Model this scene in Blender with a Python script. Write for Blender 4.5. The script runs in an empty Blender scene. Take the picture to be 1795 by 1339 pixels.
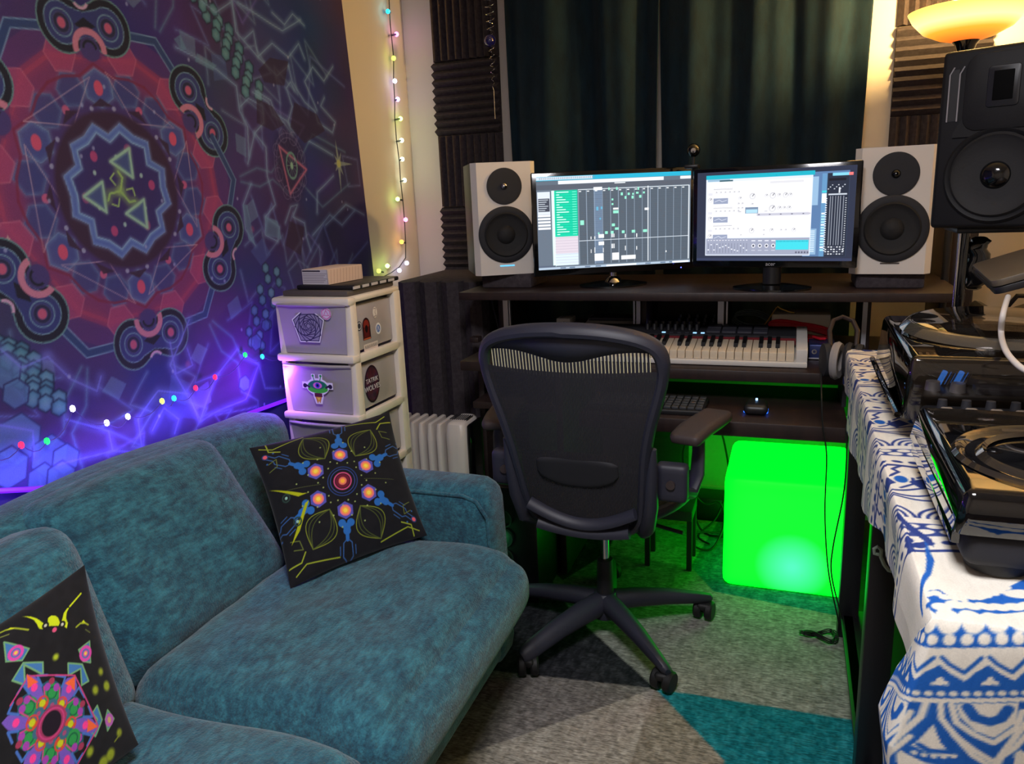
import bpy, bmesh, math, random
import numpy as np
from mathutils import Vector, Matrix, Euler
PI = math.pi
random.seed(7)
SC = bpy.context.scene
COL = SC.collection

# ------------------------------------------------------------------ camera
H = 1.35
YAW, PITCH, ROLL, FPX = math.radians(20.33), math.radians(13.65), math.radians(-2.515), 1336.2
_f = np.array([-math.sin(YAW)*math.cos(PITCH), math.cos(YAW)*math.cos(PITCH), -math.sin(PITCH)])
_r = np.array([math.cos(YAW), math.sin(YAW), 0.0]); _u = np.cross(_r, _f)
RR = _r*math.cos(ROLL)+_u*math.sin(ROLL); UU = -_r*math.sin(ROLL)+_u*math.cos(ROLL)
cam = bpy.data.cameras.new('camera'); co = bpy.data.objects.new('camera', cam); COL.objects.link(co)
cam.sensor_width = 36.0; cam.sensor_fit = 'HORIZONTAL'; cam.lens = FPX/1795*36.0
cam.clip_start = 0.02
M = Matrix.Identity(4)
for i in range(3):
    M[i][0] = RR[i]; M[i][1] = UU[i]; M[i][2] = -_f[i]
M[2][3] = H
co.matrix_world = M
SC.camera = co
SC.view_settings.view_transform = 'Standard'
SC.view_settings.look = 'None'
SC.view_settings.gamma = 1.0
SC.view_settings.use_curve_mapping = False
SC.view_settings.exposure = 0.0
# measured directions of the photograph, used to lay out printed patterns on flat cloth
def ray(px, py): return _f + RR*(px-897.5)/FPX - UU*(py-669.5)/FPX
def onx(px, py, X): d = ray(px, py); t = X/d[0]; return (d*t + np.array([0, 0, H]))
def ony(px, py, Y): d = ray(px, py); t = Y/d[1]; return (d*t + np.array([0, 0, H]))
def onz(px, py, Z): d = ray(px, py); t = (Z-H)/d[2]; return (d*t + np.array([0, 0, H]))

# ------------------------------------------------------------------ world and room light
w = bpy.data.worlds.new('world'); SC.world = w; w.use_nodes = True
w.node_tree.nodes['Background'].inputs[0].default_value = (0.5, 0.55, 0.7, 1)
w.node_tree.nodes['Background'].inputs[1].default_value = 0.02
def area(name, loc, rot, size, power, color, sy=None):
    l = bpy.data.lights.new(name, 'AREA'); l.energy = power; l.color = color; l.size = size
    if sy: l.shape = 'RECTANGLE'; l.size_y = sy
    o = bpy.data.objects.new(name, l); COL.objects.link(o); o.location = loc; o.rotation_euler = rot
    return o
def point(name, loc, power, color, rad=0.05):
    l = bpy.data.lights.new(name, 'POINT'); l.energy = power; l.color = color; l.shadow_soft_size = rad
    o = bpy.data.objects.new(name, l); COL.objects.link(o); o.location = loc
    return o
area('ambient_fill_light', (-0.15, 0.35, 2.36), (0, 0, 0), 0.5, 40, (0.97, 0.95, 1.0))  # added fill lamp out of view, supplies the room's ambient light
point('floor_lamp_glow', (0.475, 2.80, 1.90), 60, (1.0, 0.64, 0.22), 0.05)

# ------------------------------------------------------------------ colours and materials
def lin(c):
    c = np.asarray(c, float)/255.0
    return np.where(c <= 0.04045, c/12.92, ((c+0.055)/1.055)**2.4)
def L4(c): return tuple(lin(c))+(1.0,)
def newmat(name):
    m = bpy.data.materials.new(name); m.use_nodes = True
    nt = m.node_tree; b = nt.nodes['Principled BSDF']
    return m, nt, b
def mat(name, c, rough=0.5, metal=0.0, spec=0.5, noise=None, bump=None, coat=0.0, sheen=0.0, aniso=None):
    """plain colour with an optional second colour mixed by noise (color2, scale, stretch) and a bump (scale, strength)"""
    m, nt, b = newmat(name)
    b.inputs['Base Color'].default_value = L4(c)
    b.inputs['Roughness'].default_value = rough; b.inputs['Metallic'].default_value = metal
    b.inputs['Specular IOR Level'].default_value = spec
    b.inputs['Coat Weight'].default_value = coat; b.inputs['Sheen Weight'].default_value = sheen
    tc = nt.nodes.new('ShaderNodeTexCoord')
    if noise:
        c2, sc, st = noise
        mp = nt.nodes.new('ShaderNodeMapping'); mp.inputs['Scale'].default_value = st
        nt.links.new(tc.outputs['Object'], mp.inputs['Vector'])
        n = nt.nodes.new('ShaderNodeTexNoise'); n.inputs['Scale'].default_value = sc; n.inputs['Detail'].default_value = 5
        n.inputs['Roughness'].default_value = 0.65
        nt.links.new(mp.outputs[0], n.inputs['Vector'])
        r = nt.nodes.new('ShaderNodeValToRGB')
        r.color_ramp.elements[0].position = 0.36; r.color_ramp.elements[1].position = 0.64
        r.color_ramp.elements[0].color = L4(c); r.color_ramp.elements[1].color = L4(c2)
        nt.links.new(n.outputs['Fac'], r.inputs[0]); nt.links.new(r.outputs[0], b.inputs['Base Color'])
    if bump:
        n2 = nt.nodes.new('ShaderNodeTexNoise'); n2.inputs['Scale'].default_value = bump[0]; n2.inputs['Detail'].default_value = 4
        nt.links.new(tc.outputs['Object'], n2.inputs['Vector'])
        bp = nt.nodes.new('ShaderNodeBump'); bp.inputs['Strength'].default_value = bump[1]; bp.inputs['Distance'].default_value = 0.004
        nt.links.new(n2.outputs['Fac'], bp.inputs['Height']); nt.links.new(bp.outputs[0], b.inputs['Normal'])
    return m
def emis(name, c, strength):
    m, nt, b = newmat(name)
    b.inputs['Base Color'].default_value = (0, 0, 0, 1)
    b.inputs['Emission Color'].default_value = L4(c); b.inputs['Emission Strength'].default_value = strength
    return m
def mat_print(name, rough=0.85, noise=0.25, scale=300, glow=0.0, sheen=0.0, stretch=(1, 1, 1), nlo=0.3, nhi=0.7):
    """printed / woven surface: colour attribute 'Print' with fibre noise"""
    m, nt, b = newmat(name)
    a = nt.nodes.new('ShaderNodeAttribute'); a.attribute_name = 'Print'
    b.inputs['Roughness'].default_value = rough; b.inputs['Specular IOR Level'].default_value = 0.2
    b.inputs['Sheen Weight'].default_value = sheen
    if glow:
        b.inputs['Base Color'].default_value = (0.01, 0.01, 0.01, 1)
        nt.links.new(a.outputs['Color'], b.inputs['Emission Color']); b.inputs['Emission Strength'].default_value = glow
        return m
    tc = nt.nodes.new('ShaderNodeTexCoord'); mp = nt.nodes.new('ShaderNodeMapping'); mp.inputs['Scale'].default_value = stretch
    nt.links.new(tc.outputs['Object'], mp.inputs['Vector'])
    n = nt.nodes.new('ShaderNodeTexNoise'); n.inputs['Scale'].default_value = scale; n.inputs['Detail'].default_value = 3
    nt.links.new(mp.outputs[0], n.inputs['Vector'])
    mr = nt.nodes.new('ShaderNodeMapRange'); mr.inputs['From Min'].default_value = nlo; mr.inputs['From Max'].default_value = nhi
    mr.inputs['To Min'].default_value = 1-noise; mr.inputs['To Max'].default_value = 1+noise
    nt.links.new(n.outputs['Fac'], mr.inputs['Value'])
    vm = nt.nodes.new('ShaderNodeVectorMath'); vm.operation = 'SCALE'
    nt.links.new(a.outputs['Color'], vm.inputs[0]); nt.links.new(mr.outputs[0], vm.inputs['Scale'])
    nt.links.new(vm.outputs[0], b.inputs['Base Color'])
    return m

# ------------------------------------------------------------------ object bookkeeping
def tag(o, label=None, cat=None, group=None, kind=None):
    if label: o['label'] = label
    if cat: o['category'] = cat
    if group: o['group'] = group
    if kind: o['kind'] = kind
    return o
def thing(name, label, cat, loc=(0, 0, 0), rotz=0.0, group=None):
    o = bpy.data.objects.new(name, None); COL.objects.link(o)
    o.location = loc; o.rotation_euler = (0, 0, rotz); o.empty_display_size = 0.05
    return tag(o, label, cat, group)
def wmat(o):
    m = Matrix.Identity(4)
    while o is not None:
        m = Matrix.LocRotScale(o.location, o.rotation_euler, o.scale) @ m
        o = o.parent
    return m
def finish(name, me, m, parent=None, world=False):
    if m: me.materials.append(m)
    o = bpy.data.objects.new(name, me); COL.objects.link(o)
    if parent is not None:
        o.parent = parent
        if world: me.transform(wmat(parent).inverted())
    return o
def dup(root, label=None):
    def cp(o, par):
        c = o.copy(); COL.objects.link(c); c.parent = par
        for ch in list(kids.get(o, [])): cp(ch, c)
        return c
    kids = {}
    for o in bpy.data.objects:
        if o.parent: kids.setdefault(o.parent, []).append(o)
    c = cp(root, root.parent)
    if label: c['label'] = label
    return c

def frame(o, zdir, xhint=(1, 0, 0)):
    z = Vector(zdir).normalized(); x = Vector(xhint) - z*Vector(xhint).dot(z)
    if x.length < 1e-5: x = z.orthogonal()
    x.normalize(); y = z.cross(x)
    m = Matrix.Identity(4)
    for i in range(3): m[i][0] = x[i]; m[i][1] = y[i]; m[i][2] = z[i]; m[i][3] = o[i]
    return m

class MB:
    def __init__(s): s.v = []; s.f = []
    def add(s, vs, fs, M=None):
        n = len(s.v)
        for p in vs:
            p = Vector(p)
            if M is not None: p = M @ p
            s.v.append((p.x, p.y, p.z))
        for f in fs: s.f.append(tuple(i+n for i in f))
        return s
    def bm(s, b, M=None):
        b.verts.ensure_lookup_table(); b.verts.index_update()
        s.add([v.co.copy() for v in b.verts], [[v.index for v in f.verts] for f in b.faces], M); b.free(); return s
    def box(s, x0, x1, y0, y1, z0, z1, bev=0.0, M=None, seg=2):
        b = bmesh.new(); bmesh.ops.create_cube(b, size=1.0)
        for v in b.verts:
            v.co = Vector(((x0+x1)/2+v.co.x*(x1-x0), (y0+y1)/2+v.co.y*(y1-y0), (z0+z1)/2+v.co.z*(z1-z0)))
        if bev: bmesh.ops.bevel(b, geom=b.edges[:], offset=min(bev, abs(x1-x0)*.45, abs(y1-y0)*.45, abs(z1-z0)*.45), segments=seg, profile=0.5, affect='EDGES')
        return s.bm(b, M)
    def cyl(s, p0, p1, r0, r1=None, seg=20, M=None, cap=True):
        if r1 is None: r1 = r0
        p0, p1 = Vector(p0), Vector(p1); m = frame(p0, p1-p0); h = (p1-p0).length
        vs = []; fs = []
        for (r, z) in ((r0, 0), (r1, h)):
            for k in range(seg):
                a = 2*PI*k/seg; vs.append(m @ Vector((r*math.cos(a), r*math.sin(a), z)))
        for k in range(seg): fs.append((k, (k+1) % seg, seg+(k+1) % seg, seg+k))
        if cap: fs.append(tuple(range(seg-1, -1, -1))); fs.append(tuple(range(seg, 2*seg)))
        return s.add(vs, fs, M)
    def lathe(s, prof, M=None, seg=32, a0=0.0, a1=2*PI):
        full = abs(a1-a0-2*PI) < 1e-6; n = seg if full else seg+1
        vs = []; fs = []
        for (r, z) in prof:
            for k in range(n):
                a = a0+(a1-a0)*k/seg; vs.append((r*math.cos(a), r*math.sin(a), z))
        for i in range(len(prof)-1):
            for k in range(n if full else n-1):
                k2 = (k+1) % n
                fs.append((i*n+k, i*n+k2, (i+1)*n+k2, (i+1)*n+k))
        return s.add(vs, fs, M)
    def tube(s, pts, r, seg=8, M=None, closed=False, rs=None):
        P = [Vector(p) for p in pts]; n = len(P); vs = []; fs = []
        up = None
        for i in range(n):
            if closed: t = P[(i+1) % n]-P[i-1]
            else: t = P[min(i+1, n-1)]-P[max(i-1, 0)]
            t.normalize()
            if up is None: up = t.orthogonal().normalized()
            up = (up - t*up.dot(t))
            if up.length < 1e-6: up = t.orthogonal()
            up.normalize(); sd = t.cross(up)
            rr = rs[i] if rs else r
            if isinstance(rr, (int, float)): rr = (rr, rr)
            for k in range(seg):
                a = 2*PI*k/seg; vs.append(P[i]+up*math.cos(a)*rr[0]+sd*math.sin(a)*rr[1])
        for i in range(n if closed else n-1):
            j = (i+1) % n
            for k in range(seg): fs.append((i*seg+k, i*seg+(k+1) % seg, j*seg+(k+1) % seg, j*seg+k))
        if not closed: fs.append(tuple(range(seg-1, -1, -1))); fs.append(tuple(range((n-1)*seg, n*seg)))
        return s.add(vs, fs, M)
    def prism(s, poly, h0, h1, M=None, bev=0.0):
        b = bmesh.new()
        a = [b.verts.new((p[0], p[1], h0)) for p in poly]; c = [b.verts.new((p[0], p[1], h1)) for p in poly]
        n = len(poly); b.faces.new(a[::-1]); b.faces.new(c)
        for i in range(n): b.faces.new((a[i], a[(i+1) % n], c[(i+1) % n], c[i]))
        bmesh.ops.recalc_face_normals(b, faces=b.faces[:])
        if bev: bmesh.ops.bevel(b, geom=b.edges[:], offset=bev, segments=2, profile=0.5, affect='EDGES')
        return s.bm(b, M)
    def rbox(s, c, size, r, n=10, M=None, fn=None):
        """rounded box; fn(p, unit) may push points for cushions"""
        b = bmesh.new(); bmesh.ops.create_cube(b, size=2.0)
        bmesh.ops.subdivide_edges(b, edges=b.edges[:], cuts=n, use_grid_fill=True)
        hx, hy, hz = size[0]/2, size[1]/2, size[2]/2; r = min(r, hx, hy, hz)
        for v in b.verts:
            u = v.co.copy()
            e = Vector((math.copysign(abs(u.x)**0.8, u.x), math.copysign(abs(u.y)**0.8, u.y), math.copysign(abs(u.z)**0.8, u.z)))
            p = Vector((e.x*hx, e.y*hy, e.z*hz))
            q = Vector((max(-hx+r, min(hx-r, p.x)), max(-hy+r, min(hy-r, p.y)), max(-hz+r, min(hz-r, p.z))))
            d = p-q
            if d.length > 1e-9: p = q+d.normalized()*r if (d.length > r or True) else p
            if fn: p = fn(p, u)
            v.co = p+Vector(c)
        bmesh.ops.remove_doubles(b, verts=b.verts[:], dist=1e-5)
        return s.bm(b, M)
    def grid(s, fn, nu, nv, M=None, flip=False):
        vs = [fn(i/(nu-1), j/(nv-1)) for j in range(nv) for i in range(nu)]; fs = []
        for j in range(nv-1):
            for i in range(nu-1):
                q = (j*nu+i, j*nu+i+1, (j+1)*nu+i+1, (j+1)*nu+i); fs.append(q[::-1] if flip else q)
        return s.add(vs, fs, M)
    def build(s, name, m, parent=None, world=False, smooth=True, angle=38):
        me = bpy.data.meshes.new(name); me.from_pydata(s.v, [], s.f); me.validate(clean_customdata=False)
        b = bmesh.new(); b.from_mesh(me); bmesh.ops.recalc_face_normals(b, faces=b.faces[:]); b.to_mesh(me); b.free()
        if smooth:
            me.shade_smooth(); me.set_sharp_from_angle(angle=math.radians(angle))
        return finish(name, me, m, parent, world)

def textmesh(name, txt, size, M, m, parent, world=True, depth=0.0006):
    cu = bpy.data.curves.new(name, 'FONT'); cu.body = txt; cu.size = size; cu.align_x = 'CENTER'; cu.align_y = 'CENTER'; cu.extrude = depth
    t = bpy.data.objects.new(name+'_tmp', cu); COL.objects.link(t)
    dg = bpy.context.evaluated_depsgraph_get()
    me = bpy.data.meshes.new_from_object(t.evaluated_get(dg)); bpy.data.objects.remove(t)
    me.transform(M); me.name = name
    return finish(name, me, m, parent, world)

# ------------------------------------------------------------------ raster printing on fine grids
class Canvas:
    def __init__(s, u0, u1, v0, v1, res, bg):
        s.u0, s.u1, s.v0, s.v1 = u0, u1, v0, v1
        s.nu = int(round((u1-u0)/res))+1; s.nv = int(round((v1-v0)/res))+1
        s.U, s.V = np.meshgrid(np.linspace(u0, u1, s.nu), np.linspace(v0, v1, s.nv))
        s.c = np.zeros((s.nv, s.nu, 3)); s.c[:] = np.array(bg, float); s.res = res
    def sub(s, a, b, c, d):
        i0 = max(0, int((a-s.u0)/(s.u1-s.u0)*(s.nu-1))); i1 = min(s.nu, int((b-s.u0)/(s.u1-s.u0)*(s.nu-1))+2)
        j0 = max(0, int((c-s.v0)/(s.v1-s.v0)*(s.nv-1))); j1 = min(s.nv, int((d-s.v0)/(s.v1-s.v0)*(s.nv-1))+2)
        if i0 >= i1 or j0 >= j1: return None
        return slice(j0, j1), slice(i0, i1)
    def mix(s, sl, a, col):
        a = a[..., None]; s.c[sl] = s.c[sl]*(1-a)+np.array(col, float)*a
    def seg(s, pts, wd, col, al=1.0, closed=False, glow=0.0):
        pts = [tuple(p) for p in pts]
        if closed: pts = pts+[pts[0]]
        m = wd+glow*3+s.res*2
        us = [p[0] for p in pts]; vs = [p[1] for p in pts]
        sl = s.sub(min(us)-m, max(us)+m, min(vs)-m, max(vs)+m)
        if sl is None: return
        U, V = s.U[sl], s.V[sl]; D = np.full(U.shape, 1e9)
        for (a, b), (c, d) in zip(pts[:-1], pts[1:]):
            l2 = (c-a)**2+(d-b)**2+1e-12
            t = np.clip(((U-a)*(c-a)+(V-b)*(d-b))/l2, 0, 1)
            D = np.minimum(D, np.hypot(U-a-t*(c-a), V-b-t*(d-b)))
        a_ = np.clip((wd/2-D)/s.res+0.5, 0, 1)
        if glow: a_ = np.maximum(a_, 0.45*np.exp(-(np.maximum(D-wd/2, 0)/glow)**2))
        s.mix(sl, a_*al, col)
    def ell(s, u, v, ru, rv=None, col=(0, 0, 0), al=1.0, rot=0.0, ring=None, soft=None, a0=None, a1=None):
        rv = ru if rv is None else rv; m = max(ru, rv)+(ring or 0)+(soft or 0)*2+s.res*2
        sl = s.sub(u-m, u+m, v-m, v+m)
        if sl is None: return
        X = s.U[sl]-u; Y = s.V[sl]-v; c, d = math.cos(rot), math.sin(rot)
        X, Y = X*c+Y*d, -X*d+Y*c
        k = np.hypot(X/ru, Y/rv); D = (k-1)*min(ru, rv); sf = soft or s.res
        if ring: a_ = np.clip((ring/2-np.abs(D))/sf+0.5, 0, 1)
        else: a_ = np.clip(-D/sf+0.5, 0, 1)
        if a0 is not None:
            A = np.mod(np.arctan2(Y, X)-a0, 2*PI); a_ = a_*(A < (a1-a0))
        s.mix(sl, a_*al, col)
    def poly(s, pts, col, al=1.0):
        us = [p[0] for p in pts]; vs = [p[1] for p in pts]; sl = s.sub(min(us), max(us), min(vs), max(vs))
        if sl is None: return
        acc = 0; n = len(pts)
        for (dx, dy) in ((-.25, -.3), (.3, -.2), (-.2, .3), (.25, .2)):
            U, V = s.U[sl]+dx*s.res, s.V[sl]+dy*s.res; ins = np.zeros(U.shape, bool)
            for i in range(n):
                x0, y0 = pts[i][:2]; x1, y1 = pts[(i+1) % n][:2]
                if y0 == y1: continue
                c = ((y0 > V) != (y1 > V)) & (U < (x1-x0)*(V-y0)/(y1-y0)+x0)
                ins ^= c
            acc = acc+ins*.25
        s.mix(sl, acc*float(al), col)
    def rect(s, a, b, c, d, col, al=1.0): s.poly([(a, c), (b, c), (b, d), (a, d)], col, al)
    def noise(s, cells, amt, seed=1):
        rng = np.random.RandomState(seed); g = rng.rand(cells+2, cells+2, 3 if isinstance(amt, tuple) else 1)
        x = np.linspace(0, cells, s.nu); y = np.linspace(0, cells, s.nv)
        xi = np.minimum(x.astype(int), cells); yi = np.minimum(y.astype(int), cells); fx = x-xi; fy = y-yi
        fx = fx*fx*(3-2*fx); fy = fy*fy*(3-2*fy)
        a = g[yi][:, xi]; b = g[yi][:, xi+1]; c = g[yi+1][:, xi]; d = g[yi+1][:, xi+1]
        fx = fx[None, :, None]; fy = fy[:, None, None]
        n = (a*(1-fx)+b*fx)*(1-fy)+(c*(1-fx)+d*fx)*fy
        s.c += (n-0.5)*2*np.array(amt if isinstance(amt, tuple) else (amt, amt, amt))
    def sample(s, u, v):
        i = np.clip(np.round((u-s.u0)/(s.u1-s.u0)*(s.nu-1)).astype(int), 0, s.nu-1)
        j = np.clip(np.round((v-s.v0)/(s.v1-s.v0)*(s.nv-1)).astype(int), 0, s.nv-1)
        return s.c[j, i]
def paint(o, rgb):
    me = o.data; n = len(me.vertices)
    c = np.ones((n, 4)); c[:, :3] = lin(np.clip(rgb, 0, 255))
    a = me.color_attributes.new('Print', 'FLOAT_COLOR', 'POINT'); a.data.foreach_set('color', c.astype(np.float32).ravel())
def printed(name, cv, fn, m, parent=None, world=True, thick=0.0, smooth=True):
    """sheet with one vertex per canvas cell; fn(U,V)->XYZ arrays"""
    X, Y, Z = fn(cv.U, cv.V); n = cv.nu*cv.nv
    P = np.stack([X, Y, Z], -1).reshape(-1, 3).astype(np.float32)
    idx = np.arange(n).reshape(cv.nv, cv.nu)
    q = np.stack([idx[:-1, :-1], idx[:-1, 1:], idx[1:, 1:], idx[1:, :-1]], -1).reshape(-1, 4)
    me = bpy.data.meshes.new(name); me.vertices.add(n); me.vertices.foreach_set('co', P.ravel())
    nf = len(q); me.loops.add(nf*4); me.loops.foreach_set('vertex_index', q.ravel().astype(np.int32))
    me.polygons.add(nf); me.polygons.foreach_set('loop_start', (np.arange(nf)*4).astype(np.int32))
    me.update(calc_edges=True); me.validate()
    if smooth: me.shade_smooth()
    o = finish(name, me, m, parent, world)
    paint(o, cv.c.reshape(-1, 3))
    if thick:
        md = o.modifiers.new('thickness', 'SOLIDIFY'); md.thickness = thick; md.offset = 0
    return o

# ------------------------------------------------------------------ shared materials
WALL = mat('wall_paint', (205, 196, 186), 0.9, bump=(60, 0.08))
CEIL = mat('ceiling_paint', (200, 198, 194), 0.9)
FLOORM = mat('dark_wood_floor', (70, 48, 34), 0.5, noise=((45, 30, 22), 6, (1, 9, 1)))
FOAM = mat('charcoal_foam', (78, 71, 75), 0.95, spec=0.1, bump=(400, 0.5), noise=((64, 58, 62), 60, (1, 1, 1)))
WOODD = mat('dark_desk_wood', (46, 31, 29), 0.5, noise=((34, 23, 23), 5, (12, 1, 1)), bump=(90, 0.1))
WOODB = mat('espresso_wood', (48, 34, 32), 0.55, noise=((34, 24, 24), 5, (1, 1, 10)))
BLACKP = mat('black_plastic', (22, 22, 26), 0.42)
BLACKM = mat('matte_black_plastic', (30, 30, 36), 0.7)
GLOSSB = mat('gloss_black', (9, 9, 12), 0.12, coat=0.5)
GREYP = mat('graphite_plastic', (52, 52, 62), 0.55, bump=(500, 0.05))
CHROME = mat('chrome', (190, 190, 195), 0.15, metal=1.0)
STEEL = mat('brushed_aluminium', (200, 200, 208), 0.4, metal=0.6)
WHITEP = mat('white_plastic', (225, 220, 212), 0.45)
WHITEL = mat('white_lacquer', (228, 220, 212), 0.35, coat=0.2)
CONE = mat('black_speaker_cone', (26, 25, 27), 0.75, bump=(200, 0.1))
RUBB = mat('black_rubber', (16, 16, 18), 0.6)

# ------------------------------------------------------------------ room shell
XL, XR, YB, YF, ZC = -1.625, 1.45, 3.22, -1.6, 2.45
def slab(name, x0, x1, y0, y1, z0, z1, m, kind='structure'):
    o = MB().box(x0, x1, y0, y1, z0, z1).build(name, m, smooth=False); o['kind'] = kind; return o
slab('floor', XL-.1, XR+.1, YF-.1, YB+.1, -0.06, 0.0, FLOORM)
slab('ceiling', XL-.1, XR+.1, YF-.1, YB+.1, ZC, ZC+.06, CEIL)
slab('wall_left', XL-.08, XL, YF-.1, YB+.1, 0, ZC, WALL)
slab('wall_right', XR, XR+.08, YF-.1, YB+.1, 0, ZC, WALL)
slab('wall_back', XL, XR, YB, YB+.08, 0, ZC, WALL)
slab('wall_front', XL, XR, YF-.08, YF, 0, ZC, WALL)
slab('baseboard_back', XL, XR, YB-.015, YB, 0, 0.09, WHITEP)
slab('baseboard_left', XL, XL+.015, YF, YB-.015, 0, 0.09, WHITEP)

# added ceiling fitting, unseen behind the viewpoint, for the room's ambient light
t = thing('added_ceiling_light', 'added round white ceiling light, out of view, for the ambient light of the room', 'lamp', (-0.15, 0.35, ZC))
MB().lathe([(0, -.03), (.2, -.03), (.22, -.015), (.22, 0), (0, 0)], seg=40).build('base', WHITEP, t)
MB().lathe([(.19, -.03), (.18, -.055), (.1, -.07), (0, -.072)], seg=40).build('added_lamp_shade', emis('added_lamp_diffuser', (255, 244, 230), 3.0), t)

# ------------------------------------------------------------------ rug
R = Canvas(-1.05, 0.205, 0.2, 3.02, 0.005, (122, 120, 114))
def rz(*p): return [tuple(onz(a, b, 0)[:2]) for a, b in p]
V0 = (-0.306, 1.859)
def rp(pts, col): R.poly(pts, col)
rp([(-1.6, .2), (.21, .2), (.21, 1.86), V0, (-.55, 1.45), (-1.0, 1.0), (-1.6, .6)], (132, 124, 112))
rp([V0, (-.32, 1.3), (-.38, .7), (-.9, .8), (-.8, 1.38)], (150, 144, 134))            # streaky light wedge
rp([V0, (-.8, 1.38), (-1.6, 1.0), (-1.6, 1.75), (-.712, 1.827)], (112, 107, 104))
rp([V0, (-.712, 1.815), (-1.6, 1.75), (-1.6, 2.5), (-.95, 2.6), (-.779, 2.40), (-.631, 2.175)], (34, 34, 40))  # charcoal triangle
rp([V0, (.205, 1.872), (.205, 1.0), (-.101, 1.50), (-.101, 1.63)], (20, 110, 122))     # teal triangle
rp([V0, (.205, 1.872), (.205, 2.40), (-.204, 2.45), (-.35, 2.62), (-.631, 2.175)], (128, 128, 122))
rp([(-.631, 2.175), (-.331, 2.30), (-.35, 2.62), (-.62, 2.62), (-.72, 2.38)], (108, 108, 106))
rp([(-.204, 2.44), (.205, 2.385), (.205, 3.02), (-.24, 3.02), (-.30, 2.60)], (26, 96, 100))
rp([(-.62, 2.62), (-.30, 2.60), (-.24, 3.02), (-.62, 2.85)], (140, 140, 132))
rp([(-.72, 2.38), (-.62, 2.62), (-.62, 2.85), (-.9, 3.02), (-1.2, 3.02), (-.95, 2.6)], (40, 40, 46))
rp([(-.62, 2.85), (-.24, 3.02), (-.9, 3.02)], (150, 132, 84))
R.noise(40, 6, 3); R.noise(120, 13, 5); R.noise(300, 13, 4)
rugm = mat_print('woven_rug', 0.95, 0.46, 55, stretch=(1.0, 5.0, 1), nlo=.34, nhi=.66)
def rugfn(U, V): return U, V, 0.010+0*U
rug = thing('rug', 'flat woven rug with grey, charcoal and teal triangles under the office chair', 'rug', (-.7, 1.6, 0))
printed('pile', R, rugfn, rugm, rug)
b = MB().box(-1.05, .205, .2, 3.02, 0.0, 0.0095); b.build('backing', mat('rug_backing', (60, 56, 52), 0.95), rug, True)
b = MB(); b.box(.197, .212, .2, 3.02, 0, .0125, .004); b.build('binding', mat('rug_binding', (42, 40, 44), 0.95), rug, True)

# ------------------------------------------------------------------ tapestry
def blend(a, b, k): return tuple(np.array(a)*(1-k)+np.array(b)*k)
NAVY = (42, 42, 92)
T = Canvas(0.25, 2.745, 0.42, 2.36, 0.0029, NAVY)
T.noise(7, (16, 8, 14), 11); T.noise(19, (10, 6, 12), 12)
CY, CZ = 1.542, 1.406
def pol(r, deg, cy=CY, cz=CZ): a = math.radians(deg); return (cy+r*math.cos(a), cz+r*math.sin(a))
def px(*p): return [tuple(onx(a, b, -1.6)[1:]) for a, b in p]
def hexa(c, r, rot=0, sq=1.0):
    return [(c[0]+r*math.cos(math.radians(60*k+rot)), c[1]+r*sq*math.sin(math.radians(60*k+rot))) for k in range(6)]
PALE = (112, 150, 182); TEAL = (72, 122, 142); RED = (150, 60, 98); PINK = (190, 118, 140); BLK = (24, 26, 34); BLU = (62, 74, 140); CREAM = (196, 176, 160)
A0 = 34.0
# outer field: magenta haze, zigzags and glowing lines
for k in range(6):
    c = pol(.52, A0+60*k+30); T.ell(c[0], c[1], .16, .16, (86, 42, 96), .4, soft=.12)
    c = pol(.78, A0+60*k); T.ell(c[0], c[1], .2, .2, (52, 58, 120), .45, soft=.15)
    c = pol(.66, A0+60*k+16); T.ell(c[0], c[1], .12, .12, (54, 28, 66), .5, soft=.1)
rs = np.random.RandomState(4)
for k in range(6):
    th = A0+60*k
    for sgn in (-1, 1):
        for j in range(1):
            pts = [pol(.47+.02*j+.055*i+(0.02 if i % 2 else 0), th+sgn*(8+8*j+(5 if i % 2 else -3))) for i in range(12)]
            T.seg(pts, .0035, PALE, .6, glow=.006)
        pts = [pol(r, th+sgn*a) for r, a in [(.50, 24), (.56, 12), (.60, 22), (.66, 10), (.72, 20), (.80, 8), (.90, 18), (1.02, 8), (1.2, 16)]]
        T.seg(pts, .004, (92, 112, 176), .7, glow=.006)
        pts = [pol(r, th+sgn*a) for r, a in [(.46, 29), (.55, 27), (.62, 29), (.70, 25), (.78, 28), (.9, 22), (1.1, 27)]]
        T.seg(pts, .005, (84, 120, 150), .7, glow=.005)
        T.poly([pol(.47, th+sgn*20), pol(.49, th+sgn*14), pol(.53, th+sgn*17), pol(.51, th+sgn*23)], (100, 140, 168), .5)
    # blue shards
    T.poly([pol(.50, th+4), pol(.56, th+1), pol(.6, th+6), pol(.55, th+10)], (64, 88, 150), .5)
    T.ell(*pol(.50, th+12), .010, .010, (150, 70, 110), .6, soft=.01)
for _ in range(26):
    c = (rs.uniform(.3, 2.75), rs.uniform(.45, 2.3))
    if math.hypot(c[0]-CY, c[1]-CZ) < .5: continue
    n = rs.randint(3, 6); a = rs.uniform(0, 360); r = rs.uniform(.04, .11)
    pts = [(c[0]+r*rs.uniform(.6, 1.2)*math.cos(math.radians(a+360*q/n)), c[1]+r*rs.uniform(.6, 1.2)*math.sin(math.radians(a+360*q/n))) for q in range(n)]
    T.seg(pts, .003, blend(PALE, (110, 90, 190), rs.rand()), .65, True, glow=.005)
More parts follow.
